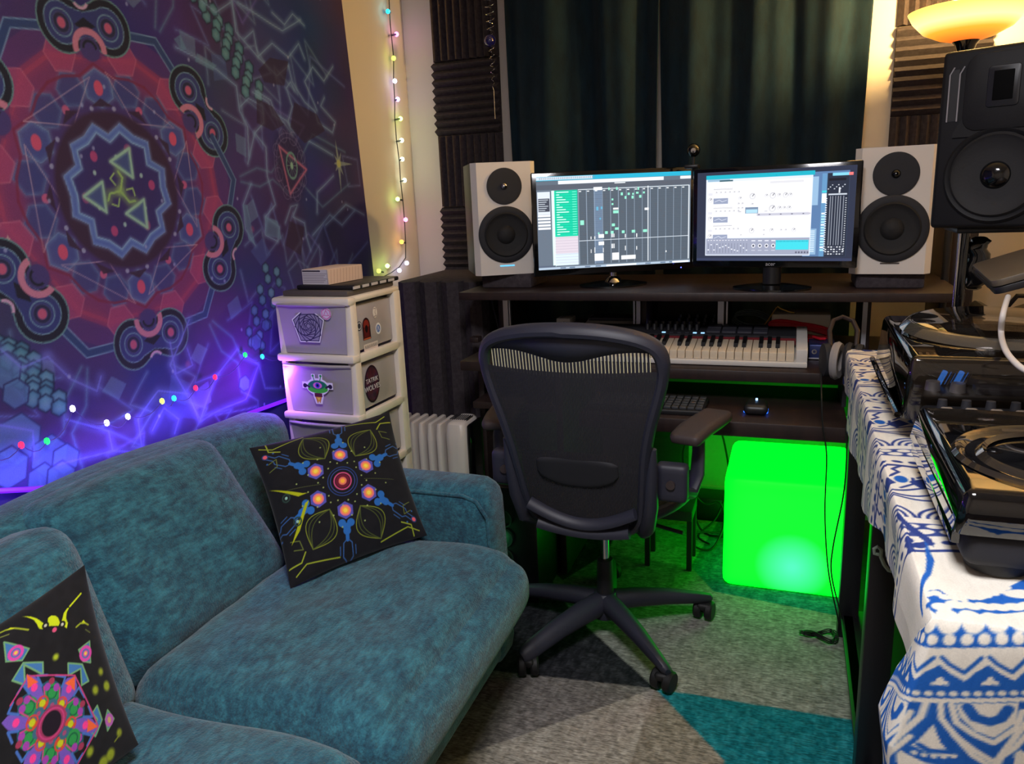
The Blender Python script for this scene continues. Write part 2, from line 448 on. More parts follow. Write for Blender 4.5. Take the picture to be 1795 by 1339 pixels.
def comb(x0, y0, x1, y1, n, cols, r, c1=(70, 126, 142)):
    for i in range(n):
        for j in range(cols):
            k = i/(n-1); a = x0+(x1-x0)*k+j*r*1.75+(r*.8 if i % 2 else 0); b = y0+(y1-y0)*k+j*r*.55
            c = px((a, b))[0]; rr = r*.00165; v = 12*math.sin(i*3.1+j*2)
            T.poly(hexa(c, rr, 20), (c1[0]+v, c1[1]+v, c1[2]+v), .85); T.seg(hexa(c, rr, 20), .0035, (22, 34, 54), .9, True, glow=.002); T.ell(c[0], c[1], rr*.45, rr*.45, (112, 160, 168), .5, soft=.012)
comb(362, 28, 432, 160, 9, 2, 13); comb(466, 470, 432, 600, 8, 2, 11); comb(-6, 600, 60, 700, 7, 3, 13); comb(300, -80, 345, 10, 6, 2, 12)
def c1p(*P): return px(*[(a/2.79, b/2.79) for a, b in P])
for P in ([(980, 0), (1060, 60), (1135, 10)], [(1140, 0), (1160, 155), (1265, 275), (1365, 370), (1420, 320)], [(1200, 190), (1245, 150), (1270, 275), (1340, 210), (1420, 280), (1470, 215), (1500, 290)],
          [(1420, 320), (1440, 400), (1500, 500), (1550, 545), (1565, 600), (1640, 650), (1655, 600), (1580, 520), (1600, 480)], [(1240, 450), (1320, 500), (1340, 560), (1400, 600), (1440, 660)], [(1252, 440), (1332, 490), (1352, 552), (1412, 590), (1450, 648)],
          [(1440, 660), (1420, 590), (1440, 520), (1410, 430), (1430, 400), (1450, 440)], [(1180, 520), (1220, 480), (1290, 520), (1295, 600), (1250, 650), (1305, 720), (1310, 860), (1350, 1000), (1300, 1060)], [(1215, 800), (1250, 650)],
          [(1520, 690), (1640, 760)], [(1640, 860), (1560, 940), (1560, 1040)], [(1400, 1090), (1430, 1010), (1465, 1000), (1440, 1060), (1500, 1090), (1510, 1160), (1530, 1225)], [(860, 230), (1060, 340), (1160, 420), (1175, 540), (1215, 620), (1220, 760)],
          [(1170, 10), (1390, 150), (1480, 100)], [(1340, 60), (1400, 120), (1440, 70), (1500, 130)], [(1560, 540), (1500, 400), (1540, 330), (1600, 400), (1650, 330)], [(1600, 1100), (1700, 1000), (1785, 1050)], [(1540, 1150), (1620, 1050), (1680, 1100), (1740, 1030)],
          [(1300, 1060), (1370, 1110), (1360, 1180), (1300, 1150), (1300, 1060)], [(1230, 900), (1190, 1000), (1200, 1120), (1250, 1200)]):
    T.seg(c1p(*P), .0042, (120, 158, 196), .85, glow=.008)
for P in ([(1260, 480), (1340, 520), (1400, 610), (1340, 640), (1260, 600)], [(1430, 620), (1500, 700), (1600, 640), (1560, 560), (1450, 500)], [(1330, 280), (1420, 300), (1400, 420), (1300, 400), (1270, 340)], [(1420, 1080), (1500, 1110), (1480, 1250), (1400, 1200)]):
    T.poly(c1p(*P), (40, 24, 40), .6)
for P in ([(960, 260), (1060, 320), (1040, 345), (950, 300)], [(880, 170), (910, 240), (890, 250), (850, 190)], [(1300, 1060), (1360, 1080), (1380, 1170), (1300, 1150)], [(1185, 1000), (1210, 1000), (1250, 1200), (1215, 1170)]): T.poly(c1p(*P), (92, 136, 162), .6)
for r_ in range(7):
    a = r_*.9; e_ = px((512, 290))[0]; T.seg([(e_[0]+.085*math.cos(a+q*2.4), e_[1]+.115*math.sin(a+q*2.4)) for q in range(4)], .0022, (150, 130, 180), .6)
# red annulus
rg = [pol(r, A0+a+60*k) for k in range(6) for a, r in ((0, .335), (12, .36), (20, .405), (40, .405), (48, .36))]
T.poly(rg, (96, 46, 100), .5)
rg = [pol(r, A0+a+60*k) for k in range(6) for a, r in ((0, .31), (14, .325), (22, .35), (38, .35), (46, .325))]
T.poly(rg, (122, 48, 88), .75)
T.ell(CY, CZ, .262, .262, (54, 44, 100), .9, soft=.04)
for k in range(6):
    th = A0+60*k
    T.seg([pol(.315, th+6), pol(.335, th+22), pol(.335, th+38), pol(.315, th+54)], .012, (168, 60, 84), .55, glow=.012)
    for sgn in (-1, 1):
        c = pol(.330, th+30+sgn*14)
        T.poly(hexa(c, .045, th+30), RED, .8); T.seg(hexa(c, .045, th+30), .0025, (190, 110, 130), .6, True)
    c = pol(.355, th+30+15); T.poly([(c[0]-.012, c[1]-.02), (c[0]+.006, c[1]+.025), (c[0]+.02, c[1]+.002)], CREAM, .8)
    # blue hexagons with red dots
    c = pol(.245, th); T.poly(hexa(c, .045, th), (60, 74, 136), .85); T.seg(hexa(c, .045, th), .004, PALE, .6, True, glow=.006)
    T.ell(c[0], c[1], .013, .018, (196, 72, 100), .95)
    for sgn in (-1, 1):
        c = pol(.252, th+sgn*19); T.poly(hexa(c, .042, th+30), (50, 60, 116), .8); T.seg(hexa(c, .042, th+30), .003, (96, 130, 170), .6, True, glow=.005)
    T.seg([pol(.29, th-30), pol(.285, th-20), pol(.275, th-10), pol(.30, th), pol(.275, th+10), pol(.285, th+20), pol(.29, th+30)], .007, (110, 34, 60), .8)
    T.ell(*pol(.222, th+30), .011, .011, (186, 84, 120), .9)
    for q in (-6, 6): T.ell(*pol(.2, th+q*1.6), .006, .006, (150, 160, 190), .8)
# thin golden triangles
for k in range(3):
    th = 64+120*k
    for o in (0, 60):
        c = pol(.205, th+o); T.seg([pol(.285, th+o+24), pol(.115+.07, th+o+2), pol(.27, th+o-26)], .0022, (190, 160, 176), .7, True)
# dark band and star
T.ell(CY, CZ, .192, .192, (48, 30, 48), .95, soft=.012)
for k in range(12): T.poly([pol(.205, 30*k+A0-9), pol(.222, 30*k+A0), pol(.205, 30*k+A0+9)], (48, 30, 48), .9)
def star(o, i_, v):
    out = []
    for k in range(6):
        for a, r in ((0, i_), (14, o), (30, v), (46, o)): out.append(pol(r, A0+60*k+a))
    return out
T.poly(star(.168, .138, .154), (72, 96, 168)); T.seg(star(.168, .138, .154), .003, (120, 156, 205), .8, True, glow=.005)
T.poly(star(.146, .118, .134), (46, 40, 96)); T.seg(star(.146, .118, .134), .004, (126, 168, 205), .9, True, glow=.004)
T.ell(CY, CZ, .1, .1, (48, 34, 84), .5, soft=.05)
for k in range(3):
    T.ell(*pol(.105, 8+120*k), .011, .013, (168, 62, 110), .9); T.ell(*pol(.112, 68+120*k), .011, .013, (168, 62, 110), .6)
for k in range(6):
    T.ell(*pol(.083, 4+60*k+24), .005, .006, (150, 190, 180), .9)
for k in range(3):
    th = 70+120*k; c = pol(.075, th)
    tri = [(c[0]+.042*math.cos(math.radians(th+q)), c[1]+.042*math.sin(math.radians(th+q))) for q in (-12, 108, 228)]
    T.poly(tri, (64, 92, 140), .7); T.seg(tri[:3], .008, (138, 182, 158), 1, True, glow=.004)
for k in range(3):
    th = 70+120*k
    T.seg([(CY, CZ), pol(.035, th), pol(.048, th+18)], .007, (136, 178, 96), 1, glow=.01); T.seg([pol(.02, th+60), pol(.04, th+60), pol(.045, th+35)], .004, (150, 190, 100), 1)
# bracket-shaped knots and linking lines
for k in range(6):
    th = A0+60*k
    T.seg([pol(.385, th+11), pol(.425, th+30), pol(.385, th+49)], .020, (40, 60, 104), 1); 
    T.seg([pol(.392, th+11), pol(.436, th+30), pol(.392, th+49)], .003, PALE, .9); T.seg([pol(.372, th+11), pol(.414, th+30), pol(.372, th+49)], .003, PALE, .9)
    a = math.radians(th); er = (math.cos(a), math.sin(a)); et = (-er[1], er[0]); K = pol(.385, th)
    def kp(x, y): return (K[0]+er[0]*y+et[0]*x, K[1]+er[1]*y+et[1]*x)
    lobes = [kp(-.066, 0), kp(.066, 0)]
    def outline(r): 
        o = []
        for q in range(-125, 126, 10): o.append(kp(.066+r*math.cos(math.radians(q)), r*math.sin(math.radians(q))))
        o.append(kp(0, r*.62))
        for q in range(55, 306, 10): o.append(kp(-.066+r*math.cos(math.radians(q)), r*math.sin(math.radians(q))))
        o.append(kp(0, -r*.50))
        return o
    T.poly(outline(.068), (88, 128, 130)); T.poly(outline(.064), BLK); T.poly(outline(.048), (96, 130, 150)); T.poly(outline(.045), (44, 52, 104))
    for c in lobes:
        T.ell(c[0], c[1], .030, ring=.003, col=(104, 142, 160)); T.ell(c[0], c[1], .024, .024, (60, 64, 112)); T.ell(c[0], c[1], .017, ring=.008, col=(34, 36, 60)); T.ell(c[0], c[1], .011, .012, (176, 80, 108))
    T.poly([kp(-.03, .0), kp(0, .018), kp(.03, 0), kp(0, -.014)], BLK)
    c = kp(0, -.052); T.ell(c[0], c[1], .040, ring=.016, col=PINK, a0=a-PI/2-PI/2+PI/2-.2+PI/2-PI/2, a1=a+PI/2+.2+PI/2-PI/2, al=.95); T.ell(c[0], c[1], .028, .028, (60, 52, 104), .9); T.ell(c[0], c[1], .018, ring=.006, col=BLK, a0=a-PI/2, a1=a+PI/2)
    c = kp(0, .058); T.ell(c[0], c[1], .020, ring=.007, col=(186, 150, 178), a0=a+PI-1.1, a1=a+PI+1.1)
# big faint eye emblem, small flower emblem on the right
e = px((512, 290))[0]
T.ell(e[0], e[1], .085, .11, (34, 26, 60), .8, soft=.05)
for r in (.09, .105): T.ell(e[0], e[1], r*.85, r, (128, 120, 160), .6, ring=.002)
tri = px((492, 256), (541, 297), (512, 340)); T.seg(tri, .007, (170, 96, 130), .9, True, glow=.004)
T.ell(e[0]+.01, e[1], .030, .042, (96, 150, 140), .9, ring=.006); T.ell(e[0]+.01, e[1], .008, .012, (140, 190, 160), .9)
for q in range(12): T.seg([(e[0]+.01, e[1]), (e[0]+.01+.028*math.cos(q*PI/6), e[1]+.038*math.sin(q*PI/6))], .0018, (130, 180, 160), .7)
for q in range(8): T.ell(e[0]+.075*math.cos(q*PI/4+.3), e[1]+.1*math.sin(q*PI/4+.3), .022, .022, (150, 140, 180), .5, ring=.002)
f = px((598, 287))[0]
for q, l in ((0, .10), (60, .05), (95, .09), (130, .04), (180, .035), (225, .04), (268, .11), (300, .05)):
    a = math.radians(q); T.poly([(f[0]+.010*math.cos(a+1.57), f[1]+.010*math.sin(a+1.57)), (f[0]+l*math.cos(a), f[1]+l*math.sin(a)), (f[0]-.010*math.cos(a+1.57), f[1]-.010*math.sin(a+1.57))], (140, 160, 150), .8)
T.ell(f[0], f[1], .014, .014, (170, 180, 110))
# lower band: large honeycomb and outlined blue crystals
for (hx, hy, r) in [(35, 770, 34), (90, 800, 30), (118, 805, 22), (78, 845, 26), (110, 838, 24), (18, 820, 28), (450, 600, 16), (466, 570, 12), (428, 672, 15), (10, 650, 24), (30, 690, 20)]:
    c = px((hx, hy))[0]; rr = r*.00175
    T.poly(hexa(c, rr, 12), (74, 112, 150), .8); T.seg(hexa(c, rr, 12), .004, (34, 40, 78), .9, True)
for P in ([(118, 735), (188, 755), (195, 790), (105, 815)], [(243, 735), (280, 685), (332, 690), (350, 740), (385, 660), (415, 612), (455, 640), (430, 700), (350, 740)],
          [(270, 755), (290, 715), (315, 735), (308, 760)], [(250, 790), (243, 735)], [(195, 790), (250, 793)], [(85, 625), (125, 665), (168, 685), (175, 660)], [(0, 745), (60, 755), (62, 800)],
          [(300, 600), (310, 655), (340, 640), (330, 610)], [(352, 735), (300, 640), (335, 560)], [(0, 610), (40, 645), (85, 625)]):
    T.seg(px(*P), .006, (112, 122, 214), .75, glow=.012)
T.poly(px((283, 690), (325, 692), (345, 735), (300, 730)), (70, 80, 160), .4); T.poly(px((335, 690), (370, 668), (376, 705), (345, 718)), (110, 110, 190), .5)
for _ in range(90):
    c = (rs.uniform(.3, 2.7), rs.uniform(.45, 2.3)); T.ell(c[0], c[1], .004, .005, (150, 160, 200), .7)
T.c = T.c*.86+np.array((66, 66, 108))*.14
T.c[..., 2] *= 1.0
# right hem leans: the cloth edge runs from (2.69,z2.08) to (2.75,z1.05)
def tapfn(U, V):
    edge = 2.69+(2.08-V)*0.055
    k = np.clip((U-2.3)/(2.745-2.3), 0, 1)
    Y = U+(edge-2.745)*k
    low = np.clip((1.15-V)/.7, 0, 1)
    X = -1.603+0.004*np.sin(Y*9+V*2)+0.005*np.sin(Y*23+1.3*V)*(.3+low)+low*.012*np.sin(Y*31)*np.clip((Y-1.6)/.4, 0, 1)
    return X, Y, V
tapm = mat_print('printed_tapestry_cloth', 0.9, 0.14, 700, sheen=0.1)
tap = printed('wall_tapestry', T, tapfn, tapm, world=False)
tag(tap, 'large printed wall tapestry with purple and blue geometric mandala', 'tapestry')

# ------------------------------------------------------------------ purple led strip behind the sofa
PUR = emis('violet_led', (84, 18, 255), 3.0)
st = thing('led_strip', 'glowing violet light strip along the wall behind the sofa', 'light strip', (-1.58, 1.0, 0.7))
pts = [tuple(onx(a, b, -1.585)) for a, b in ((-60, 866), (0, 860), (60, 857), (130, 850))]
pts = [Vector(p) for p in pts]; pts.append(Vector((-1.59, 1.5, .72)))
pts += [Vector((-1.592, 1.9, .72)), Vector((-1.592, 2.4, .70))]
MB().tube(pts, .006, 6).build('led_tape', PUR, st, True)
area('led_strip_glow', (-1.545, 1.10, .790), (0, math.radians(112), 0), .03, 2.6, (.24, .12, 1.0), 1.5)
point('led_strip_glow', (-1.505, 1.895, .83), 2.6, (.34, .08, 1.0), .02)

# coloured fairy bulbs lying on the tapestry
fb = thing('fairy_lights', 'string of small coloured fairy lights draped across the lower tapestry', 'string lights', (-1.58, 1.5, .85))
FB = [((-30, 800), 'r'), ((35, 780), 'r'), ((80, 773), 'g'), ((125, 716), 'w'), ((185, 741), 'w'), ((222, 730), 'w'), ((282, 703), 'y'), ((303, 698), 'c'), ((341, 680), 'r'), ((375, 661), 'r'), ((428, 622), 'g'), ((458, 625), 'c'), ((497, 618), 'g')]
ECOL = {'r': emis('red_bulb', (255, 40, 90), 2.0), 'g': emis('green_bulb', (30, 255, 120), 1.5), 'w': emis('white_bulb', (200, 200, 255), 5), 'y': emis('yellow_bulb', (220, 255, 90), 2.5),
        'c': emis('cyan_bulb', (40, 220, 255), 2.2), 'p': emis('pink_bulb', (255, 130, 220), 4), 'o': emis('orange_bulb', (255, 170, 60), 4), 'v': emis('violet_bulb', (220, 170, 255), 5), 'l': emis('lime_bulb', (200, 255, 120), 5), 'h': emis('warm_white_bulb', (240, 255, 215), 6)}
WIRE = mat('dark_green_wire', (28, 34, 34), 0.6)
wp = [Vector(onx(a, b, -1.588)) for (a, b), c in FB]
sm = []
for i in range(len(wp)-1):
    for q in range(5):
        k = q/5; p = wp[i].lerp(wp[i+1], k); p.z -= .02*math.sin(PI*k); p.x += .006; sm.append(p)
sm.append(wp[-1])
MB().tube(sm, .0012, 5).build('wire', mat('clear_wire', (70, 60, 120), .5), fb, True)
for (p, (q, c)) in zip(wp, FB):
    MB().lathe([(0, -.009), (.005, -.006), (.0065, 0), (.005, .006), (0, .009)], Matrix.Translation(p+Vector((.004, 0, 0))), 10).build('bulb', ECOL[c], fb, True)

# multicoloured globe lights hanging in the corner
gl = thing('globe_string_lights', 'string of lit multicoloured globe bulbs hanging down the wall beside the tapestry', 'string lights', (-1.6, 2.95, 1.6))
wirepx = [(682, -60), (682, 0), (684, 40), (686, 62), (690, 100), (690, 142), (692, 175), (692, 205), (695, 245), (700, 282), (702, 315), (706, 350), (709, 385), (711, 425), (711, 452), (700, 468), (686, 478), (672, 485), (655, 488)]
WX = -1.608
P = [Vector(onx(a, b, WX)) for a, b in wirepx]
MB().tube(P, .0022, 6).build('wire', WIRE, gl, True)
GB = [((680, 20), 'c', 684), ((695, 60), 'p', 686), ((690, 102), 'y', 690), ((692, 142), 'w', 690), ((697, 174), 'v', 692), ((702, 208), 'l', 692), ((704, 246), 'h', 695), ((705, 279), 'h', 700), ((709, 316), 'h', 702), ((697, 349), 'l', 706), ((711, 385), 'p', 709), ((704, 424), 'o', 711), ((713, 461), 'w', 711), ((700, 474), 'w', 702), ((679, 466), 'l', 683), ((664, 475), 'y', 672)]
LC = {'c': (.2, .9, 1), 'p': (1, .35, .9), 'y': (.9, 1, .2), 'w': (.85, .85, 1), 'v': (.7, .4, 1), 'l': (.75, 1, .25), 'h': (.95, 1, .7), 'o': (1, .55, .12)}
for (q, c, wx) in GB:
    p = Vector(onx(q[0], q[1], WX+.004)); a = Vector(onx(wx, q[1]+2, WX))
    h = MB().cyl(a, p, .0035, .0045, 8).build('bulb_socket', RUBB, gl, True)
    m = MB(); prof = [(0, -.0095)]+[(.0095*math.cos(x), .0095*math.sin(x)) for x in np.linspace(-1.3, 1.3, 7)]+[(0, .0095)]
    m.lathe(prof, Matrix.Translation(p), 12).build('bulb', ECOL[c], gl, True)
    point('globe_bulb_glow', p+Vector((.014, 0, 0)), .07, LC[c], .008)

# ------------------------------------------------------------------ acoustic foam on the back wall
def foam_tile(name, x0, x1, z0, z1, vertical, label, group, n=None, d=.045, Y=YB):
    L = (x1-x0) if vertical else (z1-z0); n = n or max(3, int(round(L/.033)))
    poly = [(0, 0)]; 
    for i in range(n):
        poly += [(L*(i)/n, .014), (L*(i+.5)/n, d)]
    poly += [(L, .014), (L, 0)]
    pl = []
    for p in poly:
        if not pl or (abs(p[0]-pl[-1][0])+abs(p[1]-pl[-1][1])) > 1e-6: pl.append(p)
    m = MB(); ln = (z1-z0) if vertical else (x1-x0)
    if vertical: Mx = Matrix(((1, 0, 0, x0), (0, -1, 0, Y), (0, 0, 1, z0), (0, 0, 0, 1)))
    else: Mx = Matrix(((0, 0, 1, x0), (0, -1, 0, Y), (1, 0, 0, z0), (0, 0, 0, 1)))
    m.prism(pl, 0, ln, Mx)
    o = m.build(name, FOAM, smooth=False); tag(o, label, 'foam panel', group); return o
GA = 'acoustic foam tiles left of the curtain'; GBr = 'acoustic foam tiles right of the curtain'
foam_tile('acoustic_foam_tile', -1.485, -1.185, 1.925, 2.225, True, 'topmost foam tile left of the curtain, with upright ridges', GA)
foam_tile('acoustic_foam_tile', -1.485, -1.185, 1.622, 1.922, False, 'foam tile with level ridges beside the hanging spiral ornament', GA)
foam_tile('acoustic_foam_tile', -1.485, -1.185, 1.319, 1.619, True, 'foam tile with upright ridges just above and left of the left white speaker', GA)
foam_tile('acoustic_foam_tile', -1.485, -1.185, 1.016, 1.316, False, 'lowest foam tile with level ridges behind the left white speaker', GA)
foam_tile('acoustic_foam_tile', .318, .618, 1.875, 2.175, True, 'topmost foam tile right of the curtain, with upright ridges', GBr)
foam_tile('acoustic_foam_tile', .318, .618, 1.572, 1.872, False, 'foam tile with level ridges just left of the glowing lamp bowl', GBr)
foam_tile('acoustic_foam_tile', .318, .618, 1.269, 1.569, True, 'foam tile with upright ridges directly above the right white speaker', GBr)

# ------------------------------------------------------------------ curtains
CURT = mat('dark_teal_velvet', (10, 35, 50), 0.85, spec=.2, sheen=0.06, noise=((7, 26, 38), 30, (1, 1, .3)), bump=(300, .15))
def curtain(x0, x1, label, ph, n):
    def fn(a, v):
        x = x0+(x1-x0)*a; z = .62+(2.38-.62)*v
        y = 3.12+.022*math.sin(a*n*2*PI+ph+.5*math.sin(a*7))+.007*math.sin(a*n*4.7*PI+ph*2)+.006*math.sin(z*3+a*5)
        return (x+.01*math.sin(z*2+a*9), y, z)
    m = MB(); m.grid(fn, 140, 26)
    o = m.build('curtain', CURT, angle=180); md = o.modifiers.new('thickness', 'SOLIDIFY'); md.thickness = .003
    tag(o, label, 'curtain', 'dark teal curtains'); return o
curtain(-1.115, -.505, 'dark teal velvet curtain, the panel behind the left monitor', .4, 2.4)
curtain(-.495, .228, 'dark teal velvet curtain, the panel behind the right monitor', 1.2, 3.2)
rod = thing('curtain_rod', 'black curtain rod on the wall above the window', 'curtain rod', (-.45, 3.12, 2.39))
MB().cyl((-1.2, 3.12, 2.395), (.3, 3.12, 2.395), .012).build('rail', BLACKM, rod, True)
for x in (-1.16, .27): MB().box(x-.01, x+.01, 3.12, YB, 2.385, 2.405, .002).build('bracket', BLACKM, rod, True)

# spiral ornament
sp = thing('spiral_ornament', 'silver wire spiral with a blue glass ball hanging beside the curtain', 'ornament', (-1.155, 3.05, 1.95))
pts = []
for i in range(330):
    k = i/329; z = 2.2-.42*k; r = .004+.020*(1-k); a = i*.30; zz = z
    pts.append((-1.158+r*math.cos(a)+.004*k, 3.05+r*math.sin(a), zz))
pts += [(-1.153, 3.05, 1.78-.12*q) for q in (.1, .5, 1)]
MB().tube(pts, .0012, 5).build('spiral_wire', CHROME, sp, True)
bm_ = MB(); bm_.lathe([(0, -.024)]+[(.024*math.cos(x), .024*math.sin(x)) for x in np.linspace(-1.4, 1.4, 10)]+[(0, .024)], Matrix.Translation((-1.161, 3.05, 1.955)), 20)
bm_.build('glass_ball', mat('blue_glass', (24, 22, 90), .08, coat=1.0), sp, True)
MB().cyl((-1.158, 3.05, 2.2), (-1.158, 3.05, ZC), .0008, seg=5).build('thread', RUBB, sp, True)

# ------------------------------------------------------------------ foam column (bass absorber) left of the desk
m = MB(); n = 4; x0, x1 = -1.475, -1.10; poly = [(0, 0), (0, .42)]
Lx = x1-x0
for i in range(n):
    poly += [(Lx*(i+.12)/n, .47), (Lx*(i+.5)/n, .50), (Lx*(i+.88)/n, .47)] + ([(Lx*(i+1)/n, .43)] if i < n-1 else [])
poly += [(Lx, .42), (Lx, 0)]
m.prism(poly, 0.0, 1.04, Matrix(((1, 0, 0, x0), (0, -1, 0, 3.17), (0, 0, 1, 0), (0, 0, 0, 1))))
o = m.build('foam_column', FOAM, smooth=False)
tag(o, 'tall charcoal foam sound absorber with upright ridges standing left of the desk', 'sound absorber')

# ------------------------------------------------------------------ plastic drawer tower
TWP = mat('cream_plastic', (226, 216, 205), 0.45, bump=(40, .03))
FROST = mat('frosted_drawer_plastic', (168, 160, 165), 0.35, coat=0.2)
tw = thing('drawer_tower', 'white plastic drawer tower covered in stickers between the sofa and the foam column', 'drawer unit', (-1.335, 2.07, 0), math.radians(-2))
WX_, DY_ = .135, .145
fr = MB()
tiers = [1.085-.185*i for i in range(6)]
fr.box(-WX_, WX_, -DY_, DY_, 1.065, 1.085, .008); fr.box(-WX_-.004, WX_+.004, -DY_-.012, -DY_+.03, 1.060, 1.084, .008)
for sx in (-1, 1):
    for (ya, yb) in ((-DY_, -DY_+.035), (DY_-.04, DY_)):
        fr.box(sx*WX_-(.028 if sx > 0 else 0), sx*WX_+(.028 if sx < 0 else 0), ya, yb, .05, 1.075, .006)
    for z in tiers[1:]:
        fr.box(sx*WX_-(.022 if sx > 0 else 0), sx*WX_+(.022 if sx < 0 else 0), -DY_, DY_, z-.018, z+.008, .005)
for z in tiers[1:]:
    fr.box(-WX_-.004, WX_+.004, -DY_-.014, -DY_+.03, z-.012, z+.012, .007); fr.box(-WX_, WX_, DY_-.01, DY_, z-.012, z+.008, .003)
fr.box(-WX_, WX_, DY_-.006, DY_, .05, 1.07, .002)
fr.build('tower_frame', TWP, tw)
for sx in (-1, 1):
    for sy in (-1, 1):
        MB().cyl((sx*.11-.01, sy*.14, .025), (sx*.11+.01, sy*.14, .025), .025, seg=16).cyl((sx*.11, sy*.14, .03), (sx*.11, sy*.14, .055), .008).build('caster', RUBB, tw)
drawers = []
for i in range(5):
    zt, zb = tiers[i]-.02, tiers[i+1]+.014
    dr = MB()
    def fb_(a, v, zt=zt, zb=zb):   # bowed tapering front
        x = (a-.5)*2; wv = .122-.012*(1-v)
        bow = .016*(1-x*x)*(v**3)
        return (x*wv, -DY_-.004-bow+.004*(1-v), zb+(zt-zb)*v)
    dr.grid(fb_, 21, 12, flip=True)
    dr.box(-.118, .118, -DY_+.002, DY_-.02, zb, zt-.012, .006)
    dr.tube([(-.122, -DY_-.006, zt-.002), (-.06, -DY_-.020, zt-.001), (0, -DY_-.024, zt), (.06, -DY_-.020, zt-.001), (.122, -DY_-.006, zt-.002)], .005, 8)
    drawers.append(dr.build('drawer', FROST, tw))
# stickers
STK = mat_print('glossy_sticker', 0.35, 0.0, 300)
def sticker(draw, parent, Mx, wd, ht, res=.0006, shape=None):
    c = Canvas(-wd/2, wd/2, -ht/2, ht/2, res, (235, 232, 238)); draw(c)
    keep = shape(c.U, c.V) if shape is not None else np.ones(c.U.shape, bool)
    X, Y = c.U, c.V; n = c.nu*c.nv; idx = np.arange(n).reshape(c.nv, c.nu)
    k = keep[:-1, :-1] & keep[:-1, 1:] & keep[1:, 1:] & keep[1:, :-1]
    q = np.stack([idx[:-1, :-1], idx[:-1, 1:], idx[1:, 1:], idx[1:, :-1]], -1)[k]
    used = np.unique(q); mp = -np.ones(n, int); mp[used] = np.arange(len(used)); q = mp[q]
    vs = [tuple(Mx @ Vector((x, y, 0))) for x, y in zip(X.ravel()[used], Y.ravel()[used])]
    me = bpy.data.meshes.new('sticker'); me.from_pydata(vs, [], q.tolist())
    o = finish('sticker', me, STK, parent); paint(o, c.c.reshape(-1, 3)[used]); return o
def FR(x, z, y=-DY_-.0155): return Matrix(((1, 0, 0, x), (0, 0, -1, y), (0, 1, 0, z), (0, 0, 0, 1)))
def SD(y, z, x=.1195): return Matrix(((0, 0, 1, x), (1, 0, 0, y), (0, 1, 0, z), (0, 0, 0, 1)))
def pg(n, r, rot=90): return [(r*math.cos(math.radians(rot+360*k/n)), r*math.sin(math.radians(rot+360*k/n))) for k in range(n)]
def rose(c):
    c.c[:] = (236, 234, 240); c.poly(pg(5, .057), (150, 144, 172))
    for i in range(9):
        r = .055*(1-i*.105); c.seg(pg(5, r, 90+i*20), .0026, (58, 52, 88), 1, True)
o = sticker(rose, drawers[0], FR(-.01, 1.0, -DY_-.012), .13, .13, shape=lambda U, V: np.max([U*math.cos(math.radians(90+36+72*k))+V*math.sin(math.radians(90+36+72*k)) for k in range(5)], axis=0) < .050); o['label'] = 'geometric grey rose sticker'
def dice(c):
    c.c[:] = (220, 200, 224); c.seg(pg(6, .0165), .002, (206, 60, 140), 1, True); c.seg(pg(3, .010, 90), .0015, (206, 60, 140), 1, True); 
    for k in range(3): c.seg([pg(3, .010, 90)[k], pg(6, .0165)[2*k]], .0012, (206, 60, 140))
o = sticker(dice, drawers[0], FR(.058, 1.038, -DY_-.0135), .04, .04, shape=lambda U, V: np.hypot(U, V) < .0185); o['label'] = 'small pink polyhedron sticker'
def ship(c):
    c.c[:] = (236, 236, 236)
    c.ell(0, .008, .036, .020, (38, 150, 70)); c.ell(0, .000, .036, .012, (70, 190, 60)); c.ell(0, .014, .028, .014, (30, 120, 90))
    for s in (-1, 1): c.seg([(s*.010, .026), (s*.014, .040)], .003, (40, 160, 70)); c.ell(s*.014, .042, .004, .004, (40, 160, 70)); c.seg([(s*.030, .006), (s*.046, .014)], .006, (60, 30, 70)); c.ell(s*.046, .010, .007, .007, (40, 26, 60))
    c.ell(0, .012, .016, .010, (220, 120, 190)); c.ell(0, .012, .008, .008, (60, 70, 190)); c.ell(0, .012, .004, .004, (16, 12, 40))
    c.rect(-.014, .014, -.024, -.012, (96, 40, 60)); c.poly([(-.012, -.024), (.012, -.024), (.004, -.044), (0, -.036), (-.005, -.046)], (214, 150, 60)); c.poly([(-.006, -.026), (.006, -.026), (0, -.038)], (240, 220, 90))
def shipshape(U, V): return (np.hypot(U/.042, (V-.008)/.027) < 1) | ((np.abs(U) < .019) & (V < 0) & (V > -.047) & (np.abs(U) < .02+(V+.02)*.3)) | ((np.abs(U) < .056) & (np.abs(V-.012) < .011)) | ((np.abs(np.abs(U)-.013) < .007) & (V > 0) & (V < .048))
o = sticker(ship, drawers[1], FR(.0, .805, -DY_-.012), .12, .1, shape=shipshape); o['label'] = 'green one-eyed flying saucer sticker'
def arch(c):
    c.c[:] = (52, 24, 26); c.ell(0, .012, .016, .016, (130, 44, 36)); c.rect(-.014, .014, -.026, .006, (96, 30, 30)); c.ell(0, 0, .008, .012, (30, 16, 20)); c.rect(-.02, .02, -.034, -.028, (180, 90, 60))
o = sticker(arch, drawers[0], SD(-.045, .975), .05, .074, shape=lambda U, V: (np.hypot(U/.022, (V-.008)/.027) < 1) | ((np.abs(U) < .022) & (V < .008) & (V > -.033))); o['label'] = 'dark red arched sticker'
def disc1(c): c.c[:] = (60, 60, 70); c.ell(0, 0, .010, .010, (190, 190, 200), ring=.003)
o = sticker(disc1, drawers[0], SD(-.083, .99), .032, .032, shape=lambda U, V: np.hypot(U, V) < .0145); o['label'] = 'small round grey sticker'
